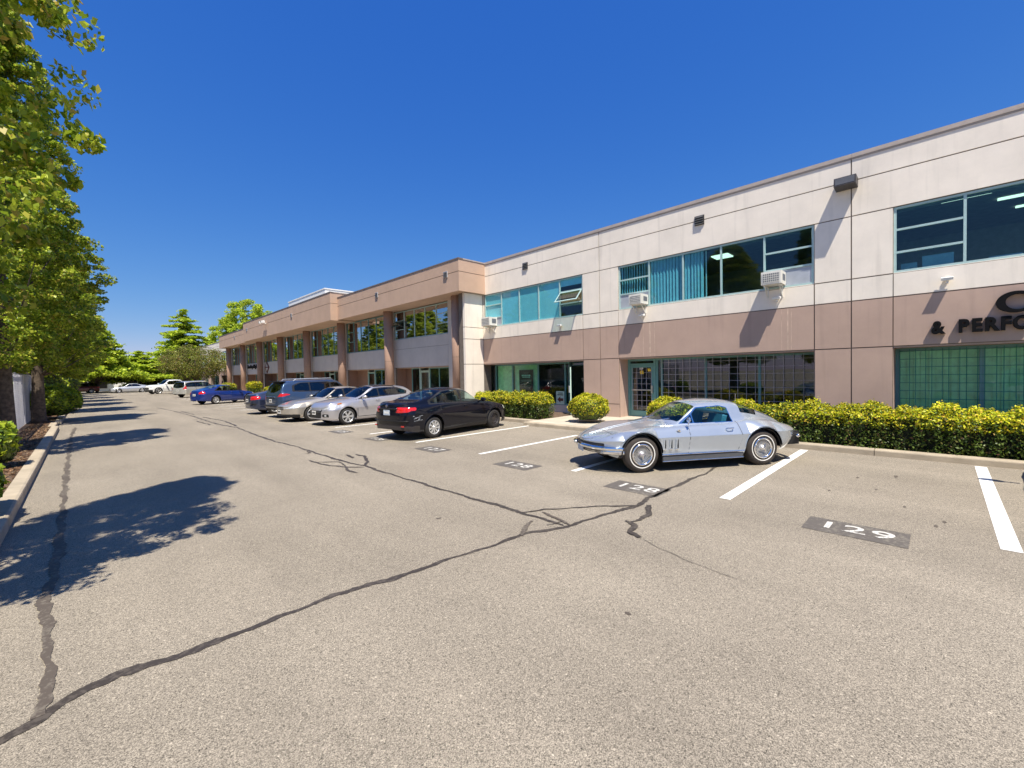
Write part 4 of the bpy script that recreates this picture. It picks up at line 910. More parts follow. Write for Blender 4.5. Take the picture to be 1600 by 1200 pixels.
bush(-.98, 29.6, .12, .85, 1.0, 1.55, 'bright yellow green loose shrub at the left kerb', seed=25, n=3800, leaf=.05, tip=2.2, tipm='leaf_far')
bush(-1.25, 8.9, .12, .42, .7, .75, 'low leafy plant inside the near left kerb', seed=26, n=1600, leaf=.06, tip=.9, tipm='leaf_far')
bush(-1.35, 13.6, .12, .35, .5, .95, 'thin sapling leaves in front of the first trunk at the left edge', seed=27, n=700, leaf=.055, tip=.9, tipm='leaf_far')
for i, (x, y, r, h, lb) in enumerate(((-2.0, 37, 1.2, 2.6, 'dark shrub in the shade behind the bright shrub'), (-1.9, 43, 1.2, 2.4, 'dark shrub under the fourth maple'), (-1.9, 50, 1.3, 2.6, 'dark shrub under the middle of the row'), (-1.9, 58, 1.3, 2.8, 'dark shrub further down the left kerb'), (-1.8, 68, 1.5, 2.8, 'dark shrub before the end of the left kerb'), (-2.0, 80, 1.8, 3, 'dark shrub at the far end of the left kerb'))):
    bush(x, y, .1, r, r * 1.6, h, lb, seed=30 + i, n=3500, leaf=.085, tip=.15, tipm='leaf_far')
for i, (x, y, lx, ly, h, tp_, lb) in enumerate(((12.3, 44.2, .7, 2.0, .85, .6, 'small clipped hedge beside the nose of the blue sedan'), (12.4, 50.0, .8, 2.4, 1.3, 1.0, 'bright yellow green hedge behind the blue sedan'), (12.4, 61, .9, 4.0, 1.1, .5, 'hedge behind the silver minivan'), (12.3, 37.4, .8, 2.2, .95, .7, 'low hedge at the foot of the column beside the blue suv'))):
    hedge(x - lx / 2, x + lx / 2, y - ly / 2, y + ly / 2, .1, .1 + h, lb, seed=50 + i, dens=450, tip=tp_, leaf=.045)

# ------------------------------------------------------------------ slatted fence along the left bed
FN = empty('slat_fence', (-1.75, 25, .12)); tag(FN, 'tall chain link fence with white privacy slats behind the maples', 'fence')
fx = -1.75; cnt = 0
yy = 14.0
while yy < 47:
    wv = .072
    if cnt < 290 and not (int(yy * 7) % 23 == 0):
        build('slat', MB().box(fx - .006, fx + .006, yy + .006, yy + wv, .15, 2.16 + random.uniform(-.02, .02)), M['slat'], FN); cnt += 1
    yy += .114
for k in range(14):
    build('post', MB().tube([(fx - .05, 14 + 2.6 * k, 0), (fx - .05, 14 + 2.6 * k, 2.25)], .03, 8), M['galv'], FN)
build('top_rail', MB().tube([(fx - .05, 13.9, 2.2), (fx - .05, 48, 2.2)], .022, 8), M['galv'], FN)
W_ = MB(); 
for k in range(30): W_.box(fx + .008, fx + .011, 13.9, 48, .2 + k * .066, .204 + k * .066)
tag(build('wire_mesh', W_, M['galv'], FN), kind='stuff')

# ------------------------------------------------------------------ far building across the end of the lot
FB = empty('far_building', (10, 113, 0)); tag(FB, 'low white building with teal eaves and dark openings across the end of the lot', 'building')
build('wall', MB().box(-14, 34, 113, 125, 0, 5.2), M['white'], FB)
for x0, x1 in ((-9, 3.2), (6.0, 13.8), (19.5, 27)):
    build('opening', MB().box(x0, x1, 112.90, 112.99, .5, 2.35), M['bronze'], FB)
    for k in range(1, int((x1 - x0) / 1.6)): build('mullion', MB().box(x0 + k * 1.6 - .06, x0 + k * 1.6 + .06, 112.84, 112.895, .5, 2.35), M['white'], FB)
for x0, x1 in ((-9.4, 3.6), (5.6, 14.2)):
    build('canopy', MB().box(x0, x1, 111.6, 112.98, 2.42, 2.95), M['frame'], FB)
t = empty('signpost', (10.6, 107, 0)); tag(t, 'small white sign on a post in front of the far building', 'sign')
build('post', MB().tube([(10.6, 107, 0), (10.6, 107, 1.9)], .05, 6), M['galv'], t); build('plate', MB().box(10.3, 10.9, 106.9, 106.95, 1.8, 2.4), M['white'], t)

# ------------------------------------------------------------------ cars
def curve(pts):
    xs = np.array([p[0] for p in pts], float); ys = np.array([p[1] for p in pts], float)
    o = np.argsort(xs); xs = xs[o]; ys = ys[o]; h = np.diff(xs); d = np.diff(ys) / h; m = np.zeros(len(xs)); m[0] = d[0]; m[-1] = d[-1]
    for i in range(1, len(xs) - 1):
        if d[i - 1] * d[i] > 0: m[i] = 2 * d[i - 1] * d[i] / (d[i - 1] + d[i])
    def f(x):
        x = np.clip(x, xs[0], xs[-1]); i = np.clip(np.searchsorted(xs, x) - 1, 0, len(h) - 1); t = (x - xs[i]) / h[i]
        return ys[i] * (1 + 2 * t) * (1 - t) ** 2 + m[i] * h[i] * t * (1 - t) ** 2 + ys[i + 1] * t * t * (3 - 2 * t) + m[i + 1] * h[i] * t * t * (t - 1)
    return f
def lin(pts):
    xs = [p[0] for p in sorted(pts)]; ys = [p[1] for p in sorted(pts)]
    return lambda x: np.interp(x, xs, ys)
def inpoly(px, pz, poly):
    r = np.zeros(px.shape, bool); n = len(poly); j = n - 1
    for i in range(n):
        xi, zi = poly[i]; xj, zj = poly[j]
        c = ((zi > pz) != (zj > pz)) & (px < (xj - xi) * (pz - zi) / ((zj - zi) or 1e-9) + xi); r ^= c; j = i
    return r
def skin(S):
    """S: spec dict of curves over x. Returns vertex grid (nx, ns, 3) of the left half and control parameter u"""
    xn, xt = S['xn'], S['xt']; dx = S.get('dx', .02)
    xs = list(np.arange(xt + .08, xn - .08, dx)) + [xt + .08 * (1 - math.cos(t)) for t in np.linspace(0.02, math.pi / 2, 9)] + [xn - .08 * (1 - math.cos(t)) for t in np.linspace(0.02, math.pi / 2, 9)]
    for xa in S['axles']:
        for sgn in (-1, 1):
            for t in np.linspace(0, .5, 9): xs.append(xa + sgn * S['ra'] * math.cos(t))
    xs = np.unique(np.round(np.array(xs + [xn, xt]), 5)); xs = xs[np.concatenate([[True], (np.diff(xs) > .0015) | (xs[1:] > xn - .004)])]
    nx = len(xs); g = lambda k: S[k](xs)
    zb = g('B'); 
    for xa in S['axles']:
        q = np.clip(1 - ((xs - xa) / S['ra']) ** 2, 0, None); arch = S['za'] + S['ra'] * np.sqrt(q); zb = np.where(q > 0, np.maximum(zb, arch), zb)
    T, E, Sh, W, ws, wb, wc, zw = (g(k) for k in ('T', 'E', 'S', 'W', 'ws', 'wb', 'wc', 'zw'))
    p = np.ones(nx)
    for end, rr, ex in ((xn, S['rn'], S.get('en', 3.0)), (xt, S['rt'], S.get('et', 3.5))):
        t = np.clip(1 - np.abs(xs - end) / rr, 0, 1); p = p * np.clip(1 - t ** ex, 0, 1) ** (1 / ex)
    W, ws, wb, wc = W * p, ws * p, wb * p, wc * p
    if 'flare' in S:
        for xa in S['axles']: W = W + S['flare'] * np.exp(-((xs - xa) / .38) ** 2) * (p > .9)
    Sh = np.minimum(Sh, T - .004); E = np.clip(E, Sh + .002, T - .001)
    wc = np.minimum(wc, ws - .01 * p); wr = np.maximum(wc - S['tum'] * (E - Sh), wc * .35)
    zb = np.minimum(zb, Sh - .03); z1 = np.maximum(g('B') + .10, zb + .012); z1 = np.minimum(z1, Sh - .022); z2 = np.clip(zw, z1 + .006, Sh - .012)
    dl = S.get('crease', .03)
    ctl = np.stack([np.stack([wb + (W - wb) * np.clip((zb - g('B')) / .12, 0, 1), zb], 1), np.stack([W - (W - wb) * .22, z1], 1), np.stack([W, np.maximum(z2 - dl, z1 + .002)], 1), np.stack([W, np.minimum(z2 + dl, Sh - .006)], 1),
                    np.stack([ws, Sh], 1), np.stack([wc + .004 * p, Sh + (E - Sh) * .02 + .001], 1), np.stack([wc + (wr - wc) * .5, Sh + (E - Sh) * .5], 1), np.stack([wr, E], 1),
                    np.stack([wr * .72, E + (T - E) * .62], 1), np.stack([wr * .35, E + (T - E) * .93], 1), np.stack([wr * 0, T], 1)], 1)
    u = np.tile(np.arange(11.0), (nx, 1))[:, :, None]; P = np.concatenate([ctl, u], 2)
    for _ in range(S.get('chk', 3)):
        a = P[:, :-1] * .75 + P[:, 1:] * .25; b = P[:, :-1] * .25 + P[:, 1:] * .75
        Q = np.empty((nx, 2 * a.shape[1] + 2, 3)); Q[:, 0] = P[:, 0]; Q[:, 1:-1:2] = a; Q[:, 2:-1:2] = b; Q[:, -1] = P[:, -1]; P = Q
    for _ in range(S.get('ups', 0)):
        Q = np.empty((nx, 2 * P.shape[1] - 1, 3)); Q[:, ::2] = P; Q[:, 1::2] = (P[:, :-1] + P[:, 1:]) / 2; P = Q
    G = np.stack([np.tile(xs[:, None], (1, P.shape[1])), P[:, :, 0], P[:, :, 1]], 2); return xs, G, P[:, :, 2]
def emit_classes(S, root, mats, classify, smoothit=4):
    xs, G, U = skin(S); nx, ns, _ = G.shape
    if S.get('deform'): G = S['deform'](G)
    # full width vertex grid, left (+y) then mirrored
    for side in (1, -1):
        V = G.copy(); V[:, :, 1] *= side
        C = (V[:-1, :-1] + V[1:, :-1] + V[1:, 1:] + V[:-1, 1:]) / 4; Uc = (U[:-1, :-1] + U[1:, 1:]) / 2
        cls = classify(C[..., 0], np.abs(C[..., 1]), C[..., 2], Uc, side)
        # smooth the class borders
        lab = -np.ones((nx + 1, ns + 1), int); lab[1:-1, 1:-1] = cls if False else lab[1:-1, 1:-1]
        pad = np.full((nx + 1, ns + 1), -9); pad[1:nx, 1:ns] = cls
        Ch = pad[1:nx + 1, 0:ns] != pad[1:nx + 1, 1:ns + 1]      # edge between vertex (i,j) and (i+1,j): cells (i,j-1),(i,j)
        eh = np.zeros((nx, ns), bool); eh[:-1, 1:-1] = cls[:, :-1] != cls[:, 1:]          # edge (i,j)-(i+1,j)
        ev = np.zeros((nx, ns), bool); ev[1:-1, :-1] = cls[:-1, :] != cls[1:, :]          # edge (i,j)-(i,j+1)
        for _ in range(smoothit):
            acc = np.zeros_like(V); cnt = np.zeros((nx, ns))
            acc[:-1][eh[:-1]] += V[1:][eh[:-1]]; cnt[:-1][eh[:-1]] += 1
            acc[1:][eh[:-1]] += V[:-1][eh[:-1]]; cnt[1:][eh[:-1]] += 1
            acc[:, :-1][ev[:, :-1]] += V[:, 1:][ev[:, :-1]]; cnt[:, :-1][ev[:, :-1]] += 1
            acc[:, 1:][ev[:, :-1]] += V[:, :-1][ev[:, :-1]]; cnt[:, 1:][ev[:, :-1]] += 1
            m = cnt == 2; V[m] = V[m] * .5 + acc[m] / 2 * .5
        idx = np.arange(nx * ns).reshape(nx, ns); VV = V.reshape(-1, 3)
        for c in np.unique(cls):
            if c < 0: continue
            m = cls == c; q = np.stack([idx[:-1, :-1][m], idx[1:, :-1][m], idx[1:, 1:][m], idx[:-1, 1:][m]], 1)
            if side == 1: q = q[:, ::-1]
            used_, inv = np.unique(q, return_inverse=True); nm, mt, par = mats[int(c)]
            yield nm, mt, par, side, VV[used_], inv.reshape(q.shape)
def wheel(kind, R=.33, w=.21, rim=.21, mt='alloy'):
    """wheel in local coords: axle along y, outer face at +y"""
    ty = MB(); h = w / 2; ty.lathe_y([(-h + .01, rim - .005), (-h, rim + .02), (-h - .004, R - .055), (-h + .022, R - .012), (-h + .05, R), (h - .05, R), (h - .022, R - .012), (h + .004, R - .055), (h, rim + .02), (h - .01, rim - .005)], 0, 0, 40)
    for gy in (-.04, -.013, .013, .04): pass
    parts = [('tyre', ty, 'tyre_brown' if kind == 'wire' else 'tyre', True)]
    rm = MB(); br = MB(); (br if kind == 'wire' else rm).lathe_y([(h - .005, rim + .002), (h + .002, rim - .008), (h - .012, rim - .022), (h - .05, rim - .03), (-h + .02, rim - .03)], 0, 0, 40)
    dk = MB(); dk.lathe_y([(-.03, .002), (-.03, rim - .03)], 0, 0, 32)
    def spoke(a, w0, w1, r0, r1, y0, y1, t=.012, mb=None):
        c, s_ = math.cos(a), math.sin(a); d = Vector((c, 0, s_)); n = Vector((-s_, 0, c)); mb = mb or rm
        A = d * r0 + Vector((0, y0, 0)); B = d * r1 + Vector((0, y1, 0)); vs = []
        for P_, w_ in ((A, w0), (B, w1)):
            for sy, sn in ((0, -1), (0, 1), (-t * 2, 1), (-t * 2, -1)): vs.append(P_ + n * (w_ * sn) + Vector((0, sy, 0)))
        mb.add(vs, [(0, 1, 5, 4), (1, 2, 6, 5), (2, 3, 7, 6), (3, 0, 4, 7), (0, 3, 2, 1), (4, 5, 6, 7)])
    if kind == 'wire':
        parts += [('barrel', br, 'lens', True)]
        for k in range(36): spoke(2 * math.pi * k / 36, .0035, .0050, .06, rim - .028, h - .030, h - .006, .005)
        rm.lathe_y([(h - .02, .0), (h + .022, .0), (h + .02, .03), (h, .05), (h - .035, .062)], 0, 0, 20)
        kn = MB()
        for k in range(3): spoke(2 * math.pi * k / 3 + .5, .016, .008, .01, .088, h + .028, h + .012, .006, kn)
        parts += [('knock_off', kn, 'chrome', False)]
        ww = MB(); ww.lathe_y([(h + .0045, rim + .036), (h + .0065, rim + .040), (h + .0065, rim + .050), (h + .0045, rim + .054)], 0, 0, 48)
        parts += [('whitewall', ww, 'whitewall', True)]
        rg = MB(); rg.lathe_y([(h + .003, rim + .004), (h + .012, rim - .002), (h + .010, rim - .02), (h - .006, rim - .028)], 0, 0, 40); parts += [('trim_ring', rg, 'chrome', True)]
    elif kind == 'steel':
        rm.lathe_y([(h - .04, .0), (h - .04, .06), (h - .05, .10), (h - .02, .15), (h - .035, rim - .025)], 0, 0, 32)
        for k in range(8):
            a = 2 * math.pi * k / 8; dk.obox((math.cos(a) * .135, h - .021, math.sin(a) * .135), (math.cos(a), 0, math.sin(a)), (0, 1, 0), (-math.sin(a), 0, math.cos(a)), .014, .002, .022)
    elif kind == 'cap9':
        for k in range(9): spoke(2 * math.pi * k / 9, .017, .034, .045, rim - .012, h - .005, h - .002)
        rm.lathe_y([(h + .004, .0), (h + .002, .045), (h - .01, .055)], 0, 0, 20)
    elif kind == 'six':
        for k in range(6):
            for o_ in (-.13, .13): spoke(2 * math.pi * k / 6 + o_, .016, .020, .05, rim - .01, h - .01, h - .004)
        rm.lathe_y([(h - .002, .0), (h - .004, .05), (h - .02, .06)], 0, 0, 20)
    else:
        for k in range(5): spoke(2 * math.pi * k / 5, .030, .045, .04, rim - .01, h - .014, h - .004)
        rm.lathe_y([(h - .004, .0), (h - .006, .05), (h - .02, .06)], 0, 0, 20)
    parts += [('rim', rm, 'alloy' if kind == 'wire' else 'bronze' if kind == 'steel' else ('black' if mt == 'black' else mt), False), ('hub_back', dk, 'black', False)]
    return parts
WCACHE = {}
def add_wheels(root, S, kinds):
    for i, (xa, sy, kd) in enumerate(kinds):
        key = (kd, S['R'], S['rim'])
        wm = empty('wheel', (xa, sy * (S['trk']), S['R'])); wm.parent = root; wm.rotation_euler = (0, .3 * i, 0 if sy > 0 else math.pi)
        if S.get('steer') and xa > 0: wm.rotation_euler = (0, .3 * i, (0 if sy > 0 else math.pi) + S['steer'])
        if key not in WCACHE: WCACHE[key] = [(nm, mb.mesh(nm, sm), mt) for nm, mb, mt, sm in wheel(kd, S['R'], .2 if S['R'] < .34 else .215, S['rim'], S.get('wmat', 'alloy'))]
        for nm, me, mt in WCACHE[key]:
            link(nm, me, M[mt], wm, local=True)
def car(name, S, label, cat, loc, heading, paint, group=None, details=None, glass='cardark', wheels=None):
    root = empty(name, (loc[0], loc[1], 0), heading); tag(root, label, cat, group)
    ids = {0: ('body', paint, root), 1: ('windshield', M[glass if glass == 'carglass' else 'carglass'], root), 2: ('rear_window', M[glass], root), 3: ('side_window', M[glass], root), 4: ('side_window', M[glass], root), 5: ('window_trim', M[S.get('trim', 'black')], root),
           6: ('door', paint, root), 7: ('rear_door', paint, root), 8: ('headlight', M['headlight'], root), 9: ('taillight', M['taillight'], root), 10: ('grille', M['black'], root), 11: ('lower_bumper', M[S.get('lower', 'black')], root),
           12: ('hood', paint, root), 13: ('trunk_lid', paint, root), 14: ('quarter_window', M[glass], root), 15: ('fog_lamp', M['headlight'], root), 16: ('panel_gap', M['black'], root), 17: ('sunroof', M['blackgloss'], root), 18: ('sill_cover', M['chrome'], root), 19: ('two_tone', M['panel_grey'], root), 20: ('reversing_light', M['plate'], root)}
    whole = {}
    for nm, mt, par, side, VV, q in emit_classes(S, root, ids, S['cls'], S.get('sm', 4)):
        if nm in ('body', 'windshield', 'rear_window', 'hood', 'trunk_lid', 'grille', 'lower_bumper', 'sunroof', 'window_trim', 'panel_gap'):
            whole.setdefault(nm, [mt, []])[1].append((VV, q))
        else: link(nm, np_mesh(nm, VV, q, mt, True), None, root, local=True)
    for nm, (mt, L_) in whole.items():
        V0 = np.concatenate([l[0] for l in L_]); Q0 = np.concatenate([l[1] + (0 if i == 0 else len(L_[0][0])) for i, l in enumerate(L_)])
        me = np_mesh(nm, V0, Q0, mt, True)
        import bmesh
        bm = bmesh.new(); bm.from_mesh(me); bmesh.ops.remove_doubles(bm, verts=[v for v in bm.verts if abs(v.co.y) < .0012 or True], dist=.0006); bm.to_mesh(me); bm.free()
        o = link(nm, me, None, root, local=True)
        if nm in ('window_trim', 'panel_gap'): o['kind'] = 'stuff'
    # underbody, wheel wells, cabin tub
    W = float(S['W'](np.array([0.]))[0]); xn, xt = S['xn'], S['xt']; zb = float(S['B'](np.array([0.]))[0]); a0, a1 = min(S['axles']), max(S['axles']); ra = S['ra']; belt = float(S['S'](np.array([0.]))[0])
    ub = MB(); inn = W - .10
    ub.box(a0 + ra + .02, a1 - ra - .02, -inn, inn, zb + .02, belt - .22).box(xt + .12, a0 - ra - .02, -inn + .10, inn - .10, zb + .13, belt - .2).box(a1 + ra + .02, xn - .22, -inn + .18, inn - .18, zb + .1, belt - .25)
    ub.box(a0 - ra - .02, a0 + ra + .02, -inn + .22, inn - .22, zb + .05, belt - .2).box(a1 - ra - .02, a1 + ra + .02, -inn + .24, inn - .24, zb + .05, belt - .22)
    build('underbody', ub, M['black'], root, local=True)
    ww = MB()
    for xa in S['axles']:
        for sy in (-1, 1):
            n = 14; vs = []
            for k in range(n + 1):
                t = math.pi * k / n; x = xa + (ra - .004) * math.cos(t); z = S['za'] + (ra - .004) * math.sin(t) + .004
                vs += [(x, sy * (W - .03), z), (x, sy * (W - .36), z)]
            b = len(ww.v); ww.add(vs, [(2 * k, 2 * k + 1, 2 * k + 3, 2 * k + 2) for k in range(n)])
    tag(build('wheel_well', ww, M['black'], root, local=True), kind='stuff')
    add_wheels(root, S, wheels or [(a1, 1, 'five'), (a1, -1, 'five'), (a0, 1, 'five'), (a0, -1, 'five')])
    if details: details(root, S)
    return root
def P_(name, mb, mt, root, smooth=False): return build(name, mb, M[mt], root, smooth=smooth, local=True)
def seats(root, xs, z, mt, w=.24, zh=.62):
    for x in xs:
        for sy in (-1, 1):
            m = MB(); m.obox((x, sy * .37, z), (1, 0, .15), (0, 1, 0), (-.15, 0, 1), .25, w, .07); m.obox((x - .27, sy * .37, z + .30), (1, 0, .25), (0, 1, 0), (-.25, 0, 1), .05, w, .28); m.obox((x - .35, sy * .37, z + zh), (1, 0, .25), (0, 1, 0), (-.25, 0, 1), .04, .12, .08); tag(P_('seat', m, mt, root))
def mirror(root, x, y, z, mt, sc=1.0):
    for sy in (-1, 1):
        m = MB(); m.tube([(x, sy * (y - .06), z - .04), (x - .01, sy * (y + .07 * sc), z)], .022 * sc, 8)
        prof = [(x + .08 * sc, .0), (x + .05 * sc, .05), (x, .075), (x - .045 * sc, .07), (x - .05 * sc, 0.001)]
        n = 12; vs = []; 
        for px_, r_ in prof:
            for k in range(n): t = 2 * math.pi * k / n; vs.append((px_, sy * (y + .15 * sc) + r_ * 1.45 * sc * math.cos(t), z + .02 + r_ * .9 * sc * math.sin(t)))
        m.add(vs, [(i * n + k, i * n + (k + 1) % n, (i + 1) * n + (k + 1) % n, (i + 1) * n + k) for i in range(4) for k in range(n)])
        o = link('mirror', m.mesh('mirror', True), mt, root, local=True)

# ---- generic modern profile
def modern(L=4.6, W=1.78, H=1.45, wb=2.7, fo=.92, nose=.70, cowl=.98, xc=None, xrf=None, xrr=None, xrg=None, deck=1.02, tail=.95, belt0=.90, belt1=1.0, R=.32, dx=.025, front=True, suv=0, rim=.205, lower='black', crz=None, wcr=.80):
    hw = wb / 2; xn = hw + fo; xt = xn - L; xc = hw - .38 if xc is None else xc; xrf = xc - .85 if xrf is None else xrf; xrr = xrf - 1.0 if xrr is None else xrr; xrg = xt + .25 if xrg is None else xrg
    S = dict(xn=xn, xt=xt, axles=(hw, -hw), ra=R + .055, za=R + .005, R=R, rim=rim, trk=W / 2 - .115, dx=dx, rn=.55, rt=.45, en=2.6, et=3.2, tum=.42, lower=lower)
    S['T'] = curve([(xn, nose - .03), (xn - .06, nose + .03), (xn - .35, nose + .11), ((xn + xc) / 2, (nose + cowl) / 2 + .07), (xc + .05, cowl), (xc - .1, cowl + .05), (xrf + .18, H - .075), (xrf, H - .025), ((xrf + xrr) / 2, H), (xrr, H - .04), (xrr - .2, H - .11), (xrg, deck + .02), (xt + .03, deck - .02), (xt, tail)])
    S['E'] = curve([(xn, nose - .06), (xn - .35, nose + .08), (xc + .1, cowl - .04), (xc - .25, cowl + .01), (xrf, H - .13), ((xrf + xrr) / 2, H - .075), (xrr, H - .11), (xrr - .25, H - .21), (xrg - .1, deck - .03), (xt, tail - .05)])
    S['S'] = curve([(xn, nose - .10), (xn - .3, nose + .03), (xn - .8, belt0 - .05), (xc, belt0), (0, (belt0 + belt1) / 2), (-hw + .2, belt1), (xt + .3, min(belt1, deck - .03)), (xt, min(tail - .08, belt1))])
    S['W'] = curve([(xn, W / 2 - .06), (xn - .6, W / 2 - .015), (0, W / 2 - .01), (-hw, W / 2), (xt + .3, W / 2 - .04), (xt, W / 2 - .09)])
    S['ws'] = lambda x: S['W'](x) - .075; S['wb'] = lambda x: S['W'](x) - .05
    S['wc'] = curve([(xn, wcr * .95), (xc, wcr * .93), (0, wcr * .955), (xrr, wcr * .93), (xrg, wcr * .80), (xt, wcr * .7)])
    S['zw'] = curve([(xn, .55), (xn - .5, .60), (0, .66), (xt + .3, .74), (xt, .72)])
    S['B'] = curve([(xn, .27), (xn - .4, .20), (xn - .8, .19), (0, .19), (-hw, .2), (xt + .4, .24), (xt, .32)])
    S['flare'] = .012; S['crease'] = .02
    S.update(hw=hw, xc=xc, xrf=xrf, xrr=xrr, xrg=xrg, H=H, Wd=W, nose=nose, deck=deck, tail=tail, belt0=belt0, belt1=belt1, cowl=cowl)
    return S
def std_classify(S, win, doors, head=None, tailp=None, rearbox=None, grille=None, extra=None, wsx=None, rgx=None, qwin=None, wsy=.92, panes=None):
    """win: side window outline polygon (x,z); panes: x ranges; doors: list of polygons; lamps are polygons in (x,z) or callables"""
    def f(x, y, z, u, side):
        c = np.zeros(x.shape, int); E = S['E'](x); Sh = S['S'](x)
        for k, d in enumerate(doors):
            m = (u < 6.2) & inpoly(x, z, d); c[m] = 6 if k == 0 else 7
            g_ = .011; cx = sum(p[0] for p in d) / len(d); cz = sum(p[1] for p in d) / len(d)
            d2 = [(p[0] + (g_ if p[0] > cx else -g_), p[1] + (0 if p[1] > cz else -g_)) for p in d]
            m2 = (u < 6.2) & inpoly(x, z, d2) & ~m; c[m2 & (c == 0)] = 16
        side_ = (u > 4.35) & (u < 7.6)
        if win is not None:
            c[side_ & inpoly(x, z, win[1])] = 5
            for k, pn in enumerate(panes): 
                c[side_ & inpoly(x, z, win[0]) & (x < pn[0]) & (x > pn[1])] = (3, 4, 14)[k]
        wr = np.maximum(S['wc'](x) - S['tum'] * (E - Sh), .2)
        top = u > 6.9
        if wsx: c[top & (x < wsx[0] + 0 - .10 * (y / .7) ** 2) & (x > wsx[1] - .10 * (y / .7) ** 2) & (y < wr * wsy)] = 1
        if rgx: c[top & (x < rgx[0]) & (x > rgx[1] + .08 * (y / .7) ** 2) & (y < wr * wsy)] = 2
        hd = (u > 4.6) & (x > S['xc'] + .06) & (x < S['xn'] - .22 - .25 * (y / .8) ** 2) ; c[hd & (c == 0)] = 12
        hg = (u > 4.4) & (u <= 4.6) & (x > S['xc'] + .06) & (x < S['xn'] - .22); c[hg & (c == 0)] = 16
        pass
        if head: c[head(x, y, z, u)] = 8
        if tailp: c[tailp(x, y, z, u)] = 9
        if grille: c[grille(x, y, z, u)] = 10
        if extra: c = extra(c, x, y, z, u, side)
        return c
    return f

def outline(S, y, end='n', off=0.0):
    W = float(S['W'](np.array([S['xn'] - S['rn'] if end == 'n' else S['xt'] + S['rt']]))[0]); r, ex = (S['rn'], S.get('en', 3.0)) if end == 'n' else (S['rt'], S.get('et', 3.5))
    t = max(0.0, 1 - (min(abs(y), W * .999) / W) ** ex) ** (1 / ex); d = r * (1 - t) - off
    return S['xn'] - d if end == 'n' else S['xt'] + d
def blade(S, ys, z, h, t, end='n', off=.02, zf=None):
    mb = MB(); vs = []; n = len(ys); sg = 1 if end == 'n' else -1
    for i, y in enumerate(ys):
        x = outline(S, y, end, off); zz = z + (zf(y) if zf else 0)
        vs += [(x, y, zz - h / 2), (x + sg * t, y, zz - h * .3), (x + sg * t, y, zz + h * .3), (x, y, zz + h / 2), (x - sg * .05, y, zz)]
    fs = [(i * 5 + k, (i + 1) * 5 + k, (i + 1) * 5 + (k + 1) % 5, i * 5 + (k + 1) % 5) for i in range(n - 1) for k in range(5)]
    fs += [tuple(range(5)), tuple(range((n - 1) * 5, n * 5))[::-1]]
    return mb.add(vs, fs)

# ---------------- silver blue classic coupe
C2 = dict(xn=2.10, xt=-2.34, axles=(1.245, -1.245), ra=.40, za=.34, R=.335, rim=.195, trk=.735, dx=.012, ups=1, rn=.95, rt=.75, en=2.4, et=2.3, tum=.52, crease=.006, chk=3, sm=6)
C2['T'] = curve([(2.10, .585), (1.95, .64), (1.7, .705), (1.4, .765), (1.0, .83), (.70, .862), (.58, .90), (.30, 1.08), (.04, 1.21), (-.14, 1.248), (-.45, 1.268), (-.82, 1.25), (-1.15, 1.175), (-1.5, 1.055), (-1.9, .905), (-2.15, .79), (-2.34, .70)])
C2['E'] = curve([(2.10, .57), (1.7, .69), (1.4, .745), (1.0, .80), (.6, .825), (.42, .845), (.20, .965), (-.05, 1.125), (-.2, 1.165), (-.45, 1.185), (-.85, 1.17), (-1.12, 1.095), (-1.45, .975), (-1.8, .86), (-2.34, .66)])
C2['S'] = curve([(2.10, .55), (1.85, .635), (1.5, .745), (1.25, .79), (.95, .805), (.5, .80), (0, .80), (-.5, .80), (-.8, .835), (-1.15, .872), (-1.5, .845), (-1.95, .755), (-2.2, .69), (-2.34, .64)])
C2['W'] = curve([(2.10, .80), (1.6, .865), (1.2, .875), (.4, .845), (-.3, .845), (-1.0, .875), (-1.4, .88), (-2.0, .83), (-2.34, .76)])
C2['ws'] = curve([(2.10, .74), (1.5, .745), (1.2, .74), (.4, .735), (-.4, .735), (-.8, .72), (-1.2, .70), (-1.7, .68), (-2.34, .62)])
C2['wb'] = curve([(2.10, .68), (1.2, .80), (0, .79), (-1.2, .81), (-2.34, .62)])
C2['wc'] = curve([(2.10, .55), (.8, .56), (.5, .63), (0, .655), (-.5, .655), (-.9, .63), (-1.3, .545), (-1.8, .39), (-2.34, .24)])
C2['zw'] = curve([(2.10, .545), (1.5, .60), (.8, .625), (0, .62), (-.8, .625), (-1.6, .645), (-2.34, .64)])
C2['B'] = curve([(2.10, .40), (1.8, .31), (1.5, .24), (.9, .21), (-.9, .21), (-1.5, .25), (-1.9, .33), (-2.34, .50)])
C2['xc'] = .72
vwin = [(.40, .84), (-.05, 1.130), (-.56, 1.150), (-.71, 1.110), (-.735, .84)]
vglass = [(.33, .850), (-.065, 1.115), (-.55, 1.138), (-.695, 1.10), (-.72, .850)]
door_c2 = [(.24, .86), (.27, .70), (.33, .26), (-.66, .26), (-.78, .55), (-.77, .86)]
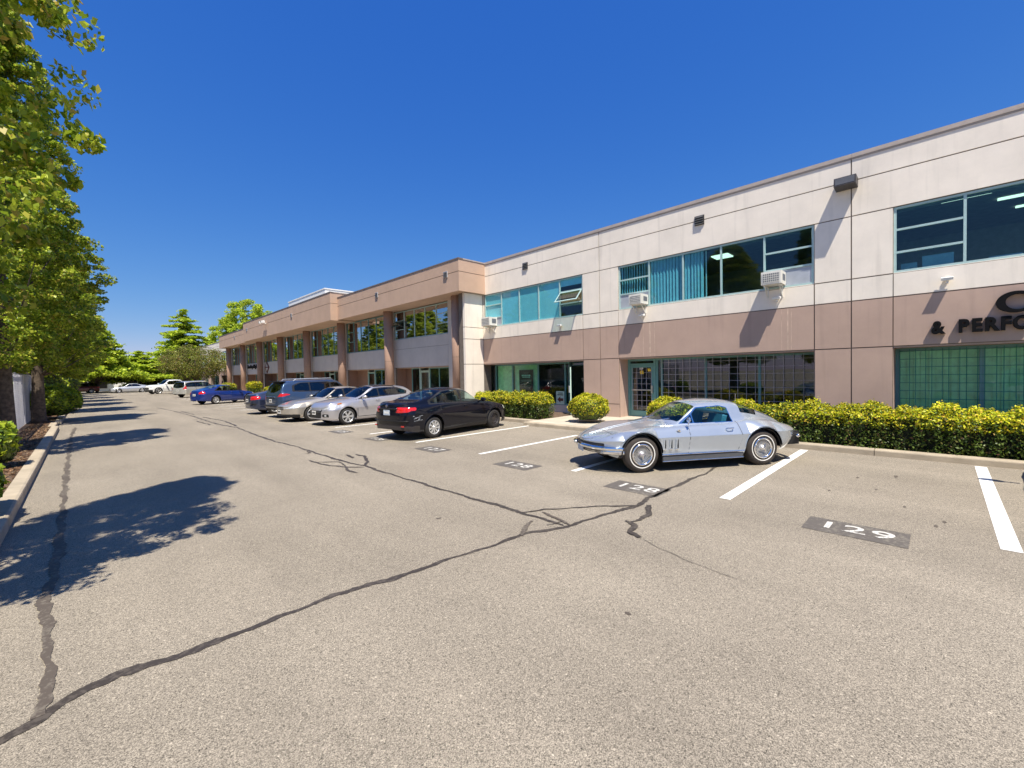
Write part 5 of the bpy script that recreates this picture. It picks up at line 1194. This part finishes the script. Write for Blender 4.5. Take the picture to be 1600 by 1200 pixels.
def c2cls(x, y, z, u, side):
    c = np.zeros(x.shape, int); E = C2['E'](x)
    m = (u < 5.05) & inpoly(x, z, door_c2); c[m] = 6
    d2 = [(p[0] + (.010 if p[0] > -.2 else -.010), p[1] + (0 if p[1] > .5 else -.012)) for p in door_c2]
    c[(u < 5.05) & inpoly(x, z, d2) & ~m] = 16
    sd_ = (u > 4.75) & (u < 7.35)
    c[sd_ & inpoly(x, z, vwin) & (x > -.76)] = 5
    gl = sd_ & inpoly(x, z, vglass); c[gl] = 3; c[gl & (np.abs(x - .09 + .0 * z) < .009)] = 5
    wr = np.maximum(C2['wc'](x) - C2['tum'] * (E - C2['S'](x)), .1); top = u > 7.15
    bow = .26 * (y / .6) ** 2
    c[top & (x < .63 - bow) & (x > .035 - bow * .55) & (y < wr * .93) & (z > .86)] = 1
    rw = (u > 5.6) & (x < -.98 + .10 * (y / .5)) & (x > -1.56) & (z > .935)
    rgl = (u > 6.0) & (x < -.97 + .0 * y) & (x > -1.66 + .30 * (y / .5)); c[rgl & (y < .57)] = 2
    c[(u > 5.2) & (u <= 6.05) & False] = 2
    # hood panel outline, headlamp doors and vents
    hb = (y < .585) & (x < 1.70 - .0 * y) & (x > .73 - .24 * (y / .6) ** 2) & (u > 4.8)
    hb2 = (y < .577) & (x < 1.692) & (x > .738 - .24 * (y / .6) ** 2) & (u > 4.8)
    c[hb2 & (c == 0)] = 12; c[hb & ~hb2 & (c == 0)] = 16
    for yy_ in (.30, .66): c[(np.abs(y - yy_) < .004) & (x > 1.72) & (u > 3.5)] = 16
    fr_ = (x > 1.50) & (u < 3.02) & (z < .535) & (y < .60); c[fr_] = 10
    pass
    return c
C2['cls'] = c2cls; C2['trim'] = 'chrome'; C2['wmat'] = 'chrome'
M['silverblue'] = carpaint('silverblue', (0.48, 0.53, 0.59), .62, .26)
def c2_details(root, S):
    n = 17
    for sy in (-1, 1):
        P_('bumper', blade(S, [sy * (.16 + .67 * k / n) for k in range(n + 1)], .470, .075, .045, 'n', .05, lambda y: -.02 * (abs(y) / .8) ** 2), 'chrome', root, True)
        P_('bumper', blade(S, [sy * (.12 + .62 * k / n) for k in range(n + 1)], .520, .07, .05, 't', .06), 'chrome', root, True)
        P_('parking_lamp', MB().tube([(outline(S, .58) - .04, sy * .58, .385), (outline(S, .58) + .01, sy * .58, .385)], .04, 10), 'headlight', root)
        # chrome corner wrap and valance
        P_('valance_corner', blade(S, [sy * (.62 + .2 * k / 8) for k in range(9)], .385, .09, .02, 'n', .01), 'chrome', root, True)
        # side louvres with bright feet
        for k in range(3):
            x = .86 - .125 * k - .02
            W_ = lambda x_, z_: 0.0
            v = MB(); v.add([(x, sy * .872, .585), (x - .032, sy * .868, .585), (x - .022, sy * .856, .43), (x + .005, sy * .858, .43), (x, sy * .80, .595), (x - .045, sy * .80, .595), (x - .035, sy * .80, .42), (x + .01, sy * .80, .42)], [(0, 1, 2, 3), (4, 7, 6, 5), (0, 3, 7, 4), (1, 5, 6, 2), (0, 4, 5, 1), (3, 2, 6, 7)])
            P_('side_louvre', v, 'silverblue', root); f = MB().box(x - .046, x - .034, sy * .80, sy * .868, .43, .585); P_('louvre_slot', f, 'black', root)
            P_('louvre_trim', MB().box(x - .05, x + .012, sy * .80, sy * .866, .398, .416), 'chrome', root)
        sc = MB()
        for k in range(5): sc.tube([(.84, sy * .835, .205 + k * .018), (-.80, sy * .835, .205 + k * .018)], .0085, 6)
        tag(P_('sill_ribs', sc, 'lens', root), kind='stuff'); P_('sill_cover', MB().box(-.82, .86, sy * .72, sy * .836, .19, .305), 'black', root)
        P_('sill_moulding', MB().tube([(.87, sy * .85, .312), (-.83, sy * .85, .312)], .012, 8), 'chrome', root); P_('sill_moulding', MB().tube([(.85, sy * .842, .19), (-.81, sy * .842, .19)], .010, 8), 'chrome', root)
        P_('door_handle', MB().tube([(-.48, sy * .80, .735), (-.50, sy * .845, .745), (-.60, sy * .848, .745), (-.62, sy * .81, .735)], .011, 8), 'chrome', root)
        P_('taillight', MB().tube([(outline(S, .50, 't') + .22, sy * .46, .57), (outline(S, .50, 't') + .12, sy * .50, .60)], .06, 12), 'taillight', root)
        P_('taillight', MB().tube([(outline(S, .30, 't') + .14, sy * .28, .57), (outline(S, .30, 't') + .05, sy * .30, .60)], .06, 12), 'taillight', root)
        P_('fender_emblem', MB().obox((.50, sy * .800, .735), (1, 0, .3), (0, 1, -.1), (0, .1, 1), .035, .014, .012).obox((.50, sy * .800, .735), (1, 0, -.5), (0, 1, 0), (0, 0, 1), .02, .012, .014), 'chrome', root)
        # arch lips
        for xa in S['axles']:
            pts = [(xa + (.385) * math.cos(math.pi * k / 20), sy * (float(S['W'](np.array([xa]))[0]) - .030 - .02 * abs(math.cos(math.pi * k / 20))), .325 + .385 * math.sin(math.pi * k / 20)) for k in range(21)]
            P_('arch_lip', MB().tube(pts, .008, 6), 'black', root)
    m = MB(); m.tube([(.30, .79, .84), (.29, .80, .90), (.29, .81, .92)], .010, 6); m.tube([(.315, .81, .935), (.30, .81, .935), (.262, .81, .935)], [.052, .058, .02], 16); P_('mirror', m, 'chrome', root)
    for sy in (-.28, .28):
        P_('wiper', MB().tube([(.70 - .3 * sy * sy, sy, .885), (.56, sy + .30, .95)], .006, 6), 'chrome', root)
    P_('centre_hood_spear', MB().tube([(1.95, 0, .652), (1.55, 0, .75), (1.1, 0, .828), (.8, 0, .868)], .006, 6), 'silverblue', root)
    for k in range(6): P_('grille_bar', blade(S, [-.56 + 1.12 * i / 20 for i in range(21)], .36 + k * .024, .008, .008, 'n', .005), 'chrome', root)
    P_('number_plate', MB().box(outline(S, 0) + .02, outline(S, 0) + .026, -.15, .15, .33, .44), 'plate', root)
    P_('antenna', MB().tube([(-1.72, -.56, .82), (-1.74, -.57, 1.30)], .003, 5), 'chrome', root)
    P_('badge', MB().obox((2.03, 0, .615), (1, 0, -.4), (0, 1, 0), (.4, 0, 1), .03, .03, .01), 'chrome', root)
    # cabin: blue seats, dash, wheel, rear shelf
    seats(root, (-.28,), .40, 'seat_blue', .21, .46)
    P_('dashboard', MB().box(.34, .60, -.58, .58, .60, .79), 'seat_blue', root); P_('rear_shelf', MB().box(-1.75, -.72, -.42, .42, .62, .70), 'seat_blue', root)
    P_('door_trim', MB().box(-.70, .30, .70, .715, .40, .79), 'seat_blue', root); P_('door_trim', MB().box(-.70, .30, -.715, -.70, .40, .79), 'seat_blue', root)
    sw = MB(); n_ = 20; c = Vector((.16, .34, .80)); a_ = Vector((.25, 0, 1)).normalized(); b_ = Vector((0, 1, 0))
    sw.tube([tuple(c + a_ * (.18 * math.cos(2 * math.pi * k / n_)) + b_ * (.18 * math.sin(2 * math.pi * k / n_))) for k in range(n_ + 1)], .010, 6); sw.tube([tuple(c), (.40, .34, .70)], .015, 6); P_('steering_wheel', sw, 'black', root)
    P_('rear_view_mirror', MB().obox((.16, 0, 1.13), (.2, 0, 1), (0, 1, 0), (1, 0, -.2), .025, .09, .01), 'chrome', root)
car('classic_coupe', C2, 'silver blue vintage fastback coupe with wire style wheels parked askew in front', 'car', (8.63, 3.82), math.radians(145.4), M['silverblue'], None, c2_details, 'carglass',
    [(1.245, 1, 'wire'), (1.245, -1, 'wire'), (-1.245, 1, 'wire'), (-1.245, -1, 'wire')])

# ---------------- black sedan
def lamp_front(S, y0=.45, z0=.60, z1=.76, dx=.42): return lambda x, y, z, u: (x > S['xn'] - dx) & (y > y0) & (z > z0 + .10 * (S['xn'] - x)) & (z < z1 + .12 * (S['xn'] - x)) & (u > .9) & (u < 5)
def lamp_rear(S, y0=.42, z0=.80, z1=.97, dx=.40): return lambda x, y, z, u: (x < S['xt'] + dx) & (y > y0) & (z > z0 + .18 * (x - S['xt'])) & (z < z1 - .05 * (x - S['xt'])) & (u < 6)
def mk_doors(S, xs, zt=1.6, zb=.30):
    hw = S['hw']; o = []
    for a, b, curved in xs:
        o.append([(a, zt), (a + .02, .6), (a + .03, zb), (b + (.30 if curved else 0), zb), (b + (.26 if curved else 0) , .50), (b + (.05 if curved else 0), .72), (b, zt)])
    return o
def handles(root, S, xs, z, mt):
    for sy in (-1, 1):
        for x in xs: y = float(S['W'](np.array([x]))[0]); tag(link('door_handle', MB().tube([(x + .09, sy * (y - .055), z), (x + .06, sy * (y - .01), z + .005), (x - .06, sy * (y - .01), z + .005), (x - .09, sy * (y - .055), z)], .013, 8).mesh('h', True), mt, root, local=True))
def plate(root, S, end, z, mt='plate'):
    x = outline(S, 0, end); sg = 1 if end == 'n' else -1
    P_('number_plate', MB().box(x + sg * .012, x + sg * .018, -.15, .15, z - .075, z + .075), mt, root)
    for k in range(6): P_('plate_character', MB().box(x + sg * .0185, x + sg * .021, -.115 + k * .04, -.09 + k * .04, z - .03, z + .035), 'signblack' if mt != 'plate' else 'white', root)
paintB = carpaint('paint_black', (0.0025, 0.003, 0.008), 0.0, .5, .75); paintB.node_tree.nodes['Principled BSDF'].inputs['Specular IOR Level'].default_value = .1
S = modern(L=4.64, W=1.78, H=1.455, wb=2.70, fo=.93, nose=.70, cowl=.98, deck=1.08, tail=.99, belt0=.91, belt1=.98, R=.318, dx=.018, xrr=-.78, xrf=.16, lower='bronze', xc=.98)
S['xrg'] = -1.66; S['T'] = curve([(2.28, .66), (2.2, .74), (1.95, .83), (1.45, .94), (1.0, .99), (.88, 1.03), (.34, 1.375), (.16, 1.43), (-.35, 1.455), (-.85, 1.425), (-1.1, 1.36), (-1.66, 1.115), (-1.85, 1.09), (-2.3, 1.075), (-2.36, 1.02)])
win = ([(.78, 1.0), (.12, 1.335), (-.35, 1.37), (-.80, 1.33), (-1.30, 1.12), (-1.34, 1.02)], [(.86, .965), (.14, 1.365), (-.35, 1.395), (-.82, 1.355), (-1.42, 1.10), (-1.42, .99)])
drs = mk_doors(S, [(.90, -.12, 0), (-.135, -1.08, 1)], 1.40)
def sed_extra(c, x, y, z, u, side):
    c[(x < S1['xt'] + .5) & (u < 3.0) & (z < .42) & (c != 16)] = 11
    return c
S1 = S
S['cls'] = std_classify(S, win, drs, lamp_front(S), lamp_rear(S, .40, .80, .96, .42), None, lambda x, y, z, u: (x > S1['xn'] - .35) & (y < .62) & (z < .62) & (u < 4), sed_extra, (.93, .20), (-.93, -1.60), panes=[(.9, -.07), (-.15, -1.5)])
def sed_det(root, S):
    mirror(root, .72, .80, 1.0, paintB); handles(root, S, (.02, -.95), .86, paintB); plate(root, S, 't', .80); seats(root, (.15, -.75), .62, 'seat_grey')
    P_('trunk_garnish', blade(S, [-.45 + .9 * k / 16 for k in range(17)], .915, .035, .012, 't', .005), 'blackgloss', root, True)
    P_('badge', MB().tube([(outline(S, 0, 't') + .01, 0, .985), (outline(S, 0, 't') - .016, 0, .985)], .045, 14), 'chrome', root)
    for sy in (-1, 1): P_('reflector', MB().box(outline(S, .62, 't') - .012, outline(S, .62, 't') + .02, sy * .57, sy * .67, .40, .44), 'taillight', root)
    P_('rear_bumper_lip', blade(S, [-.78 + 1.56 * k / 24 for k in range(25)], .57, .02, .022, 't', .006), 'black', root, True)
    P_('dashboard', MB().box(.55, 1.0, -.68, .68, .7, .98), 'seat_grey', root)
    for (x, z, a, b) in ((-1.95, .66, .10, .004), (-2.02, .63, .05, .003), (-1.85, .70, .08, .003), (-1.98, .57, .09, .003), (-1.9, .61, .03, .008), (-2.07, .70, .02, .008), (-1.82, .58, .04, .003)):
        y = float(S['W'](np.array([x]))[0]) * (1 - max(0, 1 - abs(x - S['xt']) / S['rt']) ** 3.2) ** (1 / 3.2)
        P_('scrape', MB().obox((x, -y - .001, z), (1, -.15, .1), (0, 1, 0), (-.1, 0, 1), a, .003, b), 'panel_grey', root)
car('sedan', S, 'black compact sedan with scraped rear quarter and a bare steel front wheel', 'car', (8.50, 11.56), math.radians(6.5), paintB, None, sed_det, 'carglass',
    [(1.35, 1, 'cap9'), (1.35, -1, 'steel'), (-1.35, 1, 'cap9'), (-1.35, -1, 'cap9')])

# ---------------- silver hatchback with dark glass roof
paintS = carpaint('paint_silver', (0.52, 0.505, 0.52), .65, .32)
S2 = modern(L=4.32, W=1.78, H=1.49, wb=2.65, fo=.90, nose=.70, cowl=1.0, belt0=.90, belt1=1.06, R=.325, dx=.018, rim=.225, xrr=-1.15, xrf=.10, xc=.98)
S2['T'] = curve([(2.225, .68), (2.15, .76), (1.9, .87), (1.45, .97), (1.02, 1.02), (.9, 1.06), (.30, 1.41), (.1, 1.46), (-.4, 1.49), (-1.1, 1.455), (-1.55, 1.40), (-1.62, 1.36), (-1.95, 1.10), (-2.07, .98), (-2.095, .90)])
S2['E'] = curve([(2.225, .64), (1.9, .84), (1.05, .97), (.65, 1.06), (.1, 1.37), (-.4, 1.40), (-1.1, 1.35), (-1.55, 1.29), (-1.9, 1.06), (-2.095, .86)])
S2['S'] = curve([(2.225, .60), (1.9, .73), (1.4, .86), (.9, .91), (0, .97), (-1.2, 1.06), (-1.8, 1.06), (-2.095, .84)])
win2 = ([(.72, 1.0), (.06, 1.33), (-.5, 1.37), (-1.05, 1.335), (-1.45, 1.20), (-1.40, 1.12)], [(.84, .95), (.06, 1.36), (-.5, 1.395), (-1.08, 1.36), (-1.54, 1.20), (-1.45, 1.08)])
drs2 = mk_doors(S2, [(.88, -.12, 0), (-.135, -1.10, 1)], 1.42)
def h_extra(c, x, y, z, u, side):
    c[(x < .02) & (x > -1.0) & (u > 7.3)] = 17
    c[(x > S2['xn'] - .38) & (y > .52) & (y < .74) & (z > .34) & (z < .46) & (u < 4)] = 10
    c[(x > S2['xn'] - .38) & (y > .58) & (y < .68) & (z > .37) & (z < .43) & (u < 4)] = 15
    return c
S2['cls'] = std_classify(S2, win2, drs2, lamp_front(S2, .46, .63, .76, .62), lamp_rear(S2, .42, .86, 1.05, .35), None, lambda x, y, z, u: (x > S2['xn'] - .30) & (y < .50 - (.62 - z) * .25) & (z < .64) & (z > .30) & (u < 4), h_extra, (.96, .14), (-1.60, -2.0), panes=[(.9, -.09), (-.15, -1.02), (-1.05, -1.5)])
def h_det(root, S):
    mirror(root, .66, .80, 1.02, paintS, 1.1); handles(root, S, (0.0, -.92), .90, paintS); plate(root, S, 'n', .50, 'white'); seats(root, (.1, -.75), .64, 'seat_grey')
    P_('grille_bar', blade(S, [-.44 + .88 * k / 16 for k in range(17)], .60, .03, .012, 'n', .005), 'chrome', root, True); P_('grille_bar', blade(S, [-.40 + .80 * k / 16 for k in range(17)], .54, .012, .010, 'n', .004), 'chrome', root, True)
    P_('dashboard', MB().box(.5, .95, -.68, .68, .7, .98), 'seat_grey', root)
    for sy in (-1, 1): P_('indicator', MB().obox((1.62, sy * .80, .83), (1, -sy * .12, -.2), (0, 1, 0), (.2, 0, 1), .08, .012, .02), 'amber', root)
car('hatchback', S2, 'silver grey hatchback with dark glass roof and twin spoke alloys, nose to the lane', 'car', (8.42, 17.10), math.radians(184), paintS, None, h_det, 'cardark',
    [(1.325, 1, 'six'), (1.325, -1, 'six'), (-1.325, 1, 'six'), (-1.325, -1, 'six')])

# ---------------- beige sedan
paintG = carpaint('paint_beige', (0.50, 0.455, 0.385), .55, .35)
S3 = modern(L=4.75, W=1.80, H=1.42, wb=2.72, fo=.98, nose=.66, cowl=.95, belt0=.88, belt1=.93, deck=1.02, tail=.92, R=.315, dx=.022)
win3 = ([(.66, .96), (.12, 1.30), (-.5, 1.335), (-.85, 1.29), (-1.28, 1.0)], [(.74, .92), (.12, 1.33), (-.5, 1.36), (-.88, 1.315), (-1.38, .97)])
S3['cls'] = std_classify(S3, win3, mk_doors(S3, [(.86, -.15, 0), (-.165, -1.15, 1)], 1.36), lamp_front(S3, .40, .56, .72, .40), lamp_rear(S3), None, lambda x, y, z, u: (x > S3['xn'] - .2) & (y < .36) & (z < .68) & (z > .53) & (u < 4), lambda c, x, y, z, u, side: np.where((x > S3['xn'] - .5) & (u < 3) & (z < .34) & (c == 0), 11, c), (.92, .2), (-1.0, -1.7), panes=[(.8, -.1), (-.18, -1.3)])
def g_det(root, S):
    mirror(root, .62, .79, .97, paintG); handles(root, S, (.0, -1.0), .82, paintG); plate(root, S, 'n', .44, 'white'); seats(root, (.1, -.8), .60, 'seat_beige')
    for k in range(4): P_('grille_bar', blade(S, [-.33 + .66 * i / 12 for i in range(13)], .55 + k * .035, .012, .012, 'n', .004), 'chrome', root)
    P_('side_moulding', MB().tube([(.9, -.905, .55), (-.9, -.905, .55)], .015, 6), 'panel_grey', root); P_('side_moulding', MB().tube([(.9, .905, .55), (-.9, .905, .55)], .015, 6), 'panel_grey', root)
car('sedan', S3, 'beige older sedan parked nose out between the silver hatchback and the blue suv', 'car', (8.12, 19.75), math.radians(183), paintG, None, g_det, 'cardark',
    [(1.36, 1, 'five'), (1.36, -1, 'five'), (-1.36, 1, 'five'), (-1.36, -1, 'five')])

# ---------------- slate blue suv
def suvspec(L, W, H, wb, R, dx, belt=1.12, fo=.95, xrr=None, fast=.32):
    S = modern(L=L, W=W, H=H, wb=wb, fo=fo, nose=.92, cowl=1.16, belt0=belt - .05, belt1=belt + .03, R=R, dx=dx, rim=R - .12); hw = wb / 2; xt = hw + fo - L; xn = hw + fo
    S['T'] = curve([(xn, .90), (xn - .08, 1.0), (xn - .5, 1.10), (hw - .35, 1.18), (hw - .48, 1.23), (hw - 1.05, H - .07), (hw - 1.3, H - .02), (0, H), (xt + .55, H - .04), (xt + fast, H - .09), (xt + fast - .06, H - .16), (xt + .08, belt + .05), (xt + .02, belt - .08), (xt, belt - .2)])
    S['E'] = curve([(xn, .86), (xn - .5, 1.06), (hw - .35, 1.12), (hw - .7, 1.22), (hw - 1.25, H - .12), (0, H - .085), (xt + .55, H - .13), (xt + fast, H - .2), (xt + .10, belt + .02), (xt, belt - .22)])
    S['S'] = curve([(xn, .80), (xn - .5, .96), (hw - .3, belt - .05), (0, belt), (xt + .3, belt + .04), (xt + .1, belt - .02), (xt, belt - .24)])
    S['W'] = curve([(xn, W / 2 - .05), (0, W / 2 - .01), (xt + .3, W / 2 - .02), (xt, W / 2 - .05)]); S['rt'] = .30; S['et'] = 3.6; S['tum'] = .34
    S['wc'] = curve([(xn, W / 2 - .18), (0, W / 2 - .09), (xt, W / 2 - .12)]); S['zw'] = curve([(xn, .68), (0, .78), (xt, .82)])
    S['B'] = curve([(xn, .36), (xn - .5, .26), (0, .27), (xt + .5, .30), (xt, .40)]); S['xc'] = hw - .35
    return S
paintU = carpaint('paint_slate', (0.055, 0.095, 0.175), .6, .32)
S4 = suvspec(5.0, 1.96, 1.77, 2.9, .38, .02)
win4 = ([(.84, 1.19), (.22, 1.58), (-.5, 1.62), (-1.55, 1.60), (-1.85, 1.48), (-1.88, 1.24)], [(.95, 1.15), (.22, 1.615), (-.5, 1.65), (-1.6, 1.63), (-1.95, 1.49), (-1.98, 1.20)])
S4['cls'] = std_classify(S4, win4, mk_doors(S4, [(.98, -.15, 0), (-.165, -1.15, 1)], 1.66, .42), lamp_front(S4, .45, .80, .95, .45), lamp_rear(S4, .52, .98, 1.14, .50), None, lambda x, y, z, u: (x > S4['xn'] - .3) & (y < .5) & (z < .85) & (z > .5) & (u < 4), lambda c, x, y, z, u, side: np.where((u < 1.6) & (z < .46) & (c == 0), 11, c), (1.02, .3), (-2.22, -2.52), wsy=.90, panes=[(1.0, -.10), (-.18, -1.12), (-1.17, -1.95)])
def u_det(root, S):
    mirror(root, .80, .90, 1.20, paintU, 1.2); handles(root, S, (.0, -.98), 1.03, M['chrome']); plate(root, S, 't', .80, 'white'); seats(root, (.1, -.8), .85, 'seat_grey')
    for sy in (-1, 1): P_('roof_rail', MB().tube([(.05, sy * .66, 1.72), (-.05, sy * .68, 1.80), (-1.75, sy * .68, 1.775), (-1.85, sy * .66, 1.70)], .022, 8), 'steel', root)
    P_('rear_spoiler', MB().box(S['xt'] + .18, S['xt'] + .42, -.66, .66, 1.665, 1.70), 'black', root)
    P_('bumper_guard', blade(S, [-.86 + 1.72 * k / 24 for k in range(25)], .56, .09, .03, 't', .02), 'black', root, True)
    P_('chrome_strip', blade(S, [-.5 + 1.0 * k / 12 for k in range(13)], .98, .03, .012, 't', .01), 'chrome', root)
car('suv', S4, 'slate blue seven seat suv with red tail lamps, roof rails and tinted rear windows', 'car', (8.72, 22.25), math.radians(5), paintU, None, u_det, 'cardark')

# ---------------- dark blue saloon, only its tail shows
paintD = carpaint('paint_navy', (0.035, 0.045, 0.09), .5, .3)
S5 = modern(L=4.50, W=1.76, H=1.40, wb=2.73, fo=.78, nose=.68, cowl=.96, belt0=.88, belt1=.94, deck=1.04, tail=.96, R=.32, dx=.03)
S5['cls'] = std_classify(S5, win3, mk_doors(S5, [(.86, -.15, 0), (-.165, -1.15, 1)], 1.36), lamp_front(S5), lamp_rear(S5, .40, .74, .95, .35), None, None, None, (.92, .2), (-1.0, -1.6), panes=[(.8, -.1), (-.18, -1.3)])
def b_det(root, S): mirror(root, .62, .78, .97, paintD); plate(root, S, 't', .72, 'white'); P_('bumper_strip', blade(S, [-.78 + 1.56 * k / 20 for k in range(21)], .56, .04, .02, 't', .01), 'black', root)
car('sedan', S5, 'dark navy saloon whose tail and red lamps show left of the slate suv', 'car', (8.30, 25.4), math.radians(3), paintD, None, b_det, 'cardark')

# ---------------- bright blue sedan
paintBl = carpaint('paint_blue', (0.006, 0.03, 0.20), .2, .35)
S6 = modern(L=4.40, W=1.70, H=1.43, wb=2.55, fo=.85, nose=.68, cowl=.96, belt0=.88, belt1=.94, deck=1.05, tail=.94, R=.31, dx=.03)
win6 = ([(.62, .97), (.1, 1.31), (-.45, 1.345), (-.80, 1.30), (-1.22, 1.02)], [(.70, .93), (.1, 1.34), (-.45, 1.37), (-.83, 1.325), (-1.32, .98)])
S6['cls'] = std_classify(S6, win6, mk_doors(S6, [(.8, -.15, 0), (-.17, -1.05, 1)], 1.36), lamp_front(S6), lamp_rear(S6, .42, .76, .98, .30), None, None, None, (.86, .16), (-.95, -1.6), panes=[(.8, -.1), (-.18, -1.3)])
def bl_det(root, S): mirror(root, .6, .76, .97, M['black']); handles(root, S, (0, -.9), .82, paintBl); plate(root, S, 't', .72, 'white'); seats(root, (.1, -.75), .6, 'seat_grey')
car('sedan', S6, 'bright blue small sedan standing alone before the far columns', 'car', (7.75, 39.3), math.radians(24), paintBl, None, bl_det, 'carglass',
    [(1.275, 1, 'six'), (1.275, -1, 'six'), (-1.275, 1, 'six'), (-1.275, -1, 'six')])

# ---------------- silver minivan
paintV = carpaint('paint_pale', (0.60, 0.60, 0.56), .55, .35)
S7 = suvspec(4.8, 1.85, 1.74, 2.85, .33, .03, 1.06, .9, fast=.25)
win7 = ([(.95, 1.12), (.35, 1.52), (-.5, 1.58), (-1.6, 1.56), (-2.1, 1.46), (-2.18, 1.14)], [(1.05, 1.08), (.35, 1.56), (-.5, 1.61), (-1.62, 1.59), (-2.2, 1.47), (-2.25, 1.10)])
S7['cls'] = std_classify(S7, win7, mk_doors(S7, [(.98, -.10, 0), (-.115, -1.2, 0)], 1.6, .4), lamp_front(S7, .45, .72, .88, .4), lamp_rear(S7, .62, .86, 1.22, .25), None, None, None, (1.02, .3), (-2.2, -2.45), wsy=.9, panes=[(1.0, -.05), (-.15, -1.15), (-1.2, -2.1)])
def v_det(root, S): mirror(root, .85, .86, 1.14, paintV); plate(root, S, 't', .75, 'white')
car('minivan', S7, 'pale silver minivan with tinted windows under the low olive tree', 'car', (8.9, 56.6), math.radians(32), paintV, None, v_det, 'cardark')

# ---------------- white pickup with open bed
paintW = carpaint('paint_white', (0.80, 0.80, 0.79), 0.0, .3)
S8 = suvspec(5.9, 2.02, 1.92, 3.6, .42, .03, 1.22, 1.0)
xt8 = S8['xt']; H8 = 1.92
S8['T'] = curve([(2.8, 1.0), (2.7, 1.12), (2.3, 1.22), (1.45, 1.28), (1.3, 1.34), (.72, 1.84), (.5, 1.90), (-.3, 1.92), (-.95, 1.88), (-1.05, 1.80), (-1.16, 1.34), (-1.25, 1.26), (-3.0, 1.25), (-3.1, 1.22)])
S8['E'] = curve([(2.8, .96), (2.3, 1.18), (1.4, 1.24), (1.0, 1.34), (.5, 1.80), (-.3, 1.83), (-.95, 1.79), (-1.05, 1.70), (-1.16, 1.30), (-1.25, 1.245), (-3.0, 1.235), (-3.1, 1.2)])
S8['S'] = curve([(2.8, .9), (2.3, 1.10), (1.4, 1.20), (-1, 1.22), (-3.0, 1.22), (-3.1, 1.15)])
win8 = ([(.98, 1.27), (.48, 1.70), (-.3, 1.76), (-.92, 1.72), (-.98, 1.27)], [(1.08, 1.24), (.48, 1.74), (-.3, 1.79), (-.97, 1.75), (-1.03, 1.24)])
S8['cls'] = std_classify(S8, win8, mk_doors(S8, [(1.2, .05, 0), (.03, -1.0, 0)], 1.76, .45), lamp_front(S8, .62, .85, 1.08, .35), lamp_rear(S8, .80, .9, 1.18, .2), None, lambda x, y, z, u: (x > S8['xn'] - .35) & (y < .60) & (z < 1.0) & (z > .60) & (u < 4), lambda c, x, y, z, u, side: np.where((x < -1.32) & (x > -3.0) & (u > 4.6), -1, np.where((x > 2.4) & (u < 3) & (z < .58) & (c == 0), 11, c)), (1.42, .6), (-.98, -1.15), wsy=.9, panes=[(1.0, .08), (.03, -.95)])
def p_det(root, S):
    mirror(root, .95, .95, 1.30, paintW, 1.5); P_('bed_floor', MB().box(-3.0, -1.3, -.82, .82, .75, .80), 'black', root); P_('bed_side', MB().box(-3.0, -1.3, .80, .83, .8, 1.2), 'black', root); P_('bed_side', MB().box(-3.0, -1.3, -.83, -.80, .8, 1.2), 'black', root)
car('pickup_truck', S8, 'white crew cab pickup facing left at the end of the lot', 'truck', (8.6, 76.0), math.radians(196), paintW, None, p_det, 'cardark')

# ---------------- far silver sedan, dark red car, and the white wagon at the right frame edge
S9 = modern(L=4.7, W=1.80, H=1.45, wb=2.75, fo=.93, nose=.70, cowl=.96, belt0=.88, belt1=.95, deck=1.05, tail=.95, R=.33, dx=.04)
S9['cls'] = std_classify(S9, win3, mk_doors(S9, [(.86, -.15, 0), (-.165, -1.15, 1)], 1.36), lamp_front(S9), lamp_rear(S9), None, lambda x, y, z, u: (x > S9['xn'] - .2) & (y < .4) & (z < .62) & (z > .4) & (u < 4), None, (.92, .2), (-1.0, -1.7), panes=[(.8, -.1), (-.18, -1.3)])
car('sedan', S9, 'far silver sedan side on, left of the white pickup', 'car', (5.1, 90), math.radians(185), carpaint('paint_far', (0.55, 0.56, 0.57), .6, .35), None, None, 'cardark')
S10 = suvspec(4.6, 1.82, 1.66, 2.65, .34, .04, 1.03, .9)
S10['cls'] = std_classify(S10, win7, mk_doors(S10, [(.9, -.10, 0), (-.115, -1.1, 0)], 1.55, .4), lamp_front(S10, .45, .72, .88, .4), lamp_rear(S10), None, None, None, (.95, .25), None, wsy=.9, panes=[(1.0, -.05), (-.15, -1.15), (-1.2, -2.0)])
car('suv', S10, 'dark red suv in the shade at the far left end of the lot', 'car', (-.6, 95), math.radians(190), carpaint('paint_red', (0.12, 0.012, 0.012), .3, .3), None, None, 'cardark')
car('suv', dict(S10, dx=.03), 'dark green car parked close to the far building behind the silver sedan', 'car', (9.5, 103), math.radians(180), carpaint('paint_green', (0.03, 0.05, 0.045), .3, .3), None, None, 'cardark')
S11 = suvspec(4.9, 1.92, 1.80, 2.85, .37, .03, 1.10, .95)
S11['cls'] = std_classify(S11, win4, mk_doors(S11, [(.98, -.15, 0), (-.165, -1.15, 1)], 1.66, .42), lamp_front(S11, .45, .80, .95, .45), lamp_rear(S11), None, lambda x, y, z, u: (x > S11['xn'] - .3) & (y < .5) & (z < .85) & (z > .5) & (u < 4), None, (1.0, .3), (-2.15, -2.45), wsy=.9, panes=[(1.0, -.10), (-.18, -1.12), (-1.17, -1.9)])
def w_det(root, S): mirror(root, .80, .92, 1.22, paintW, 1.4)
car('suv', S11, 'white wagon just outside the right edge whose shadow and mirror shadow fall into the bay', 'car', (9.1, -2.20), 0.0, paintW, None, w_det, 'carglass')
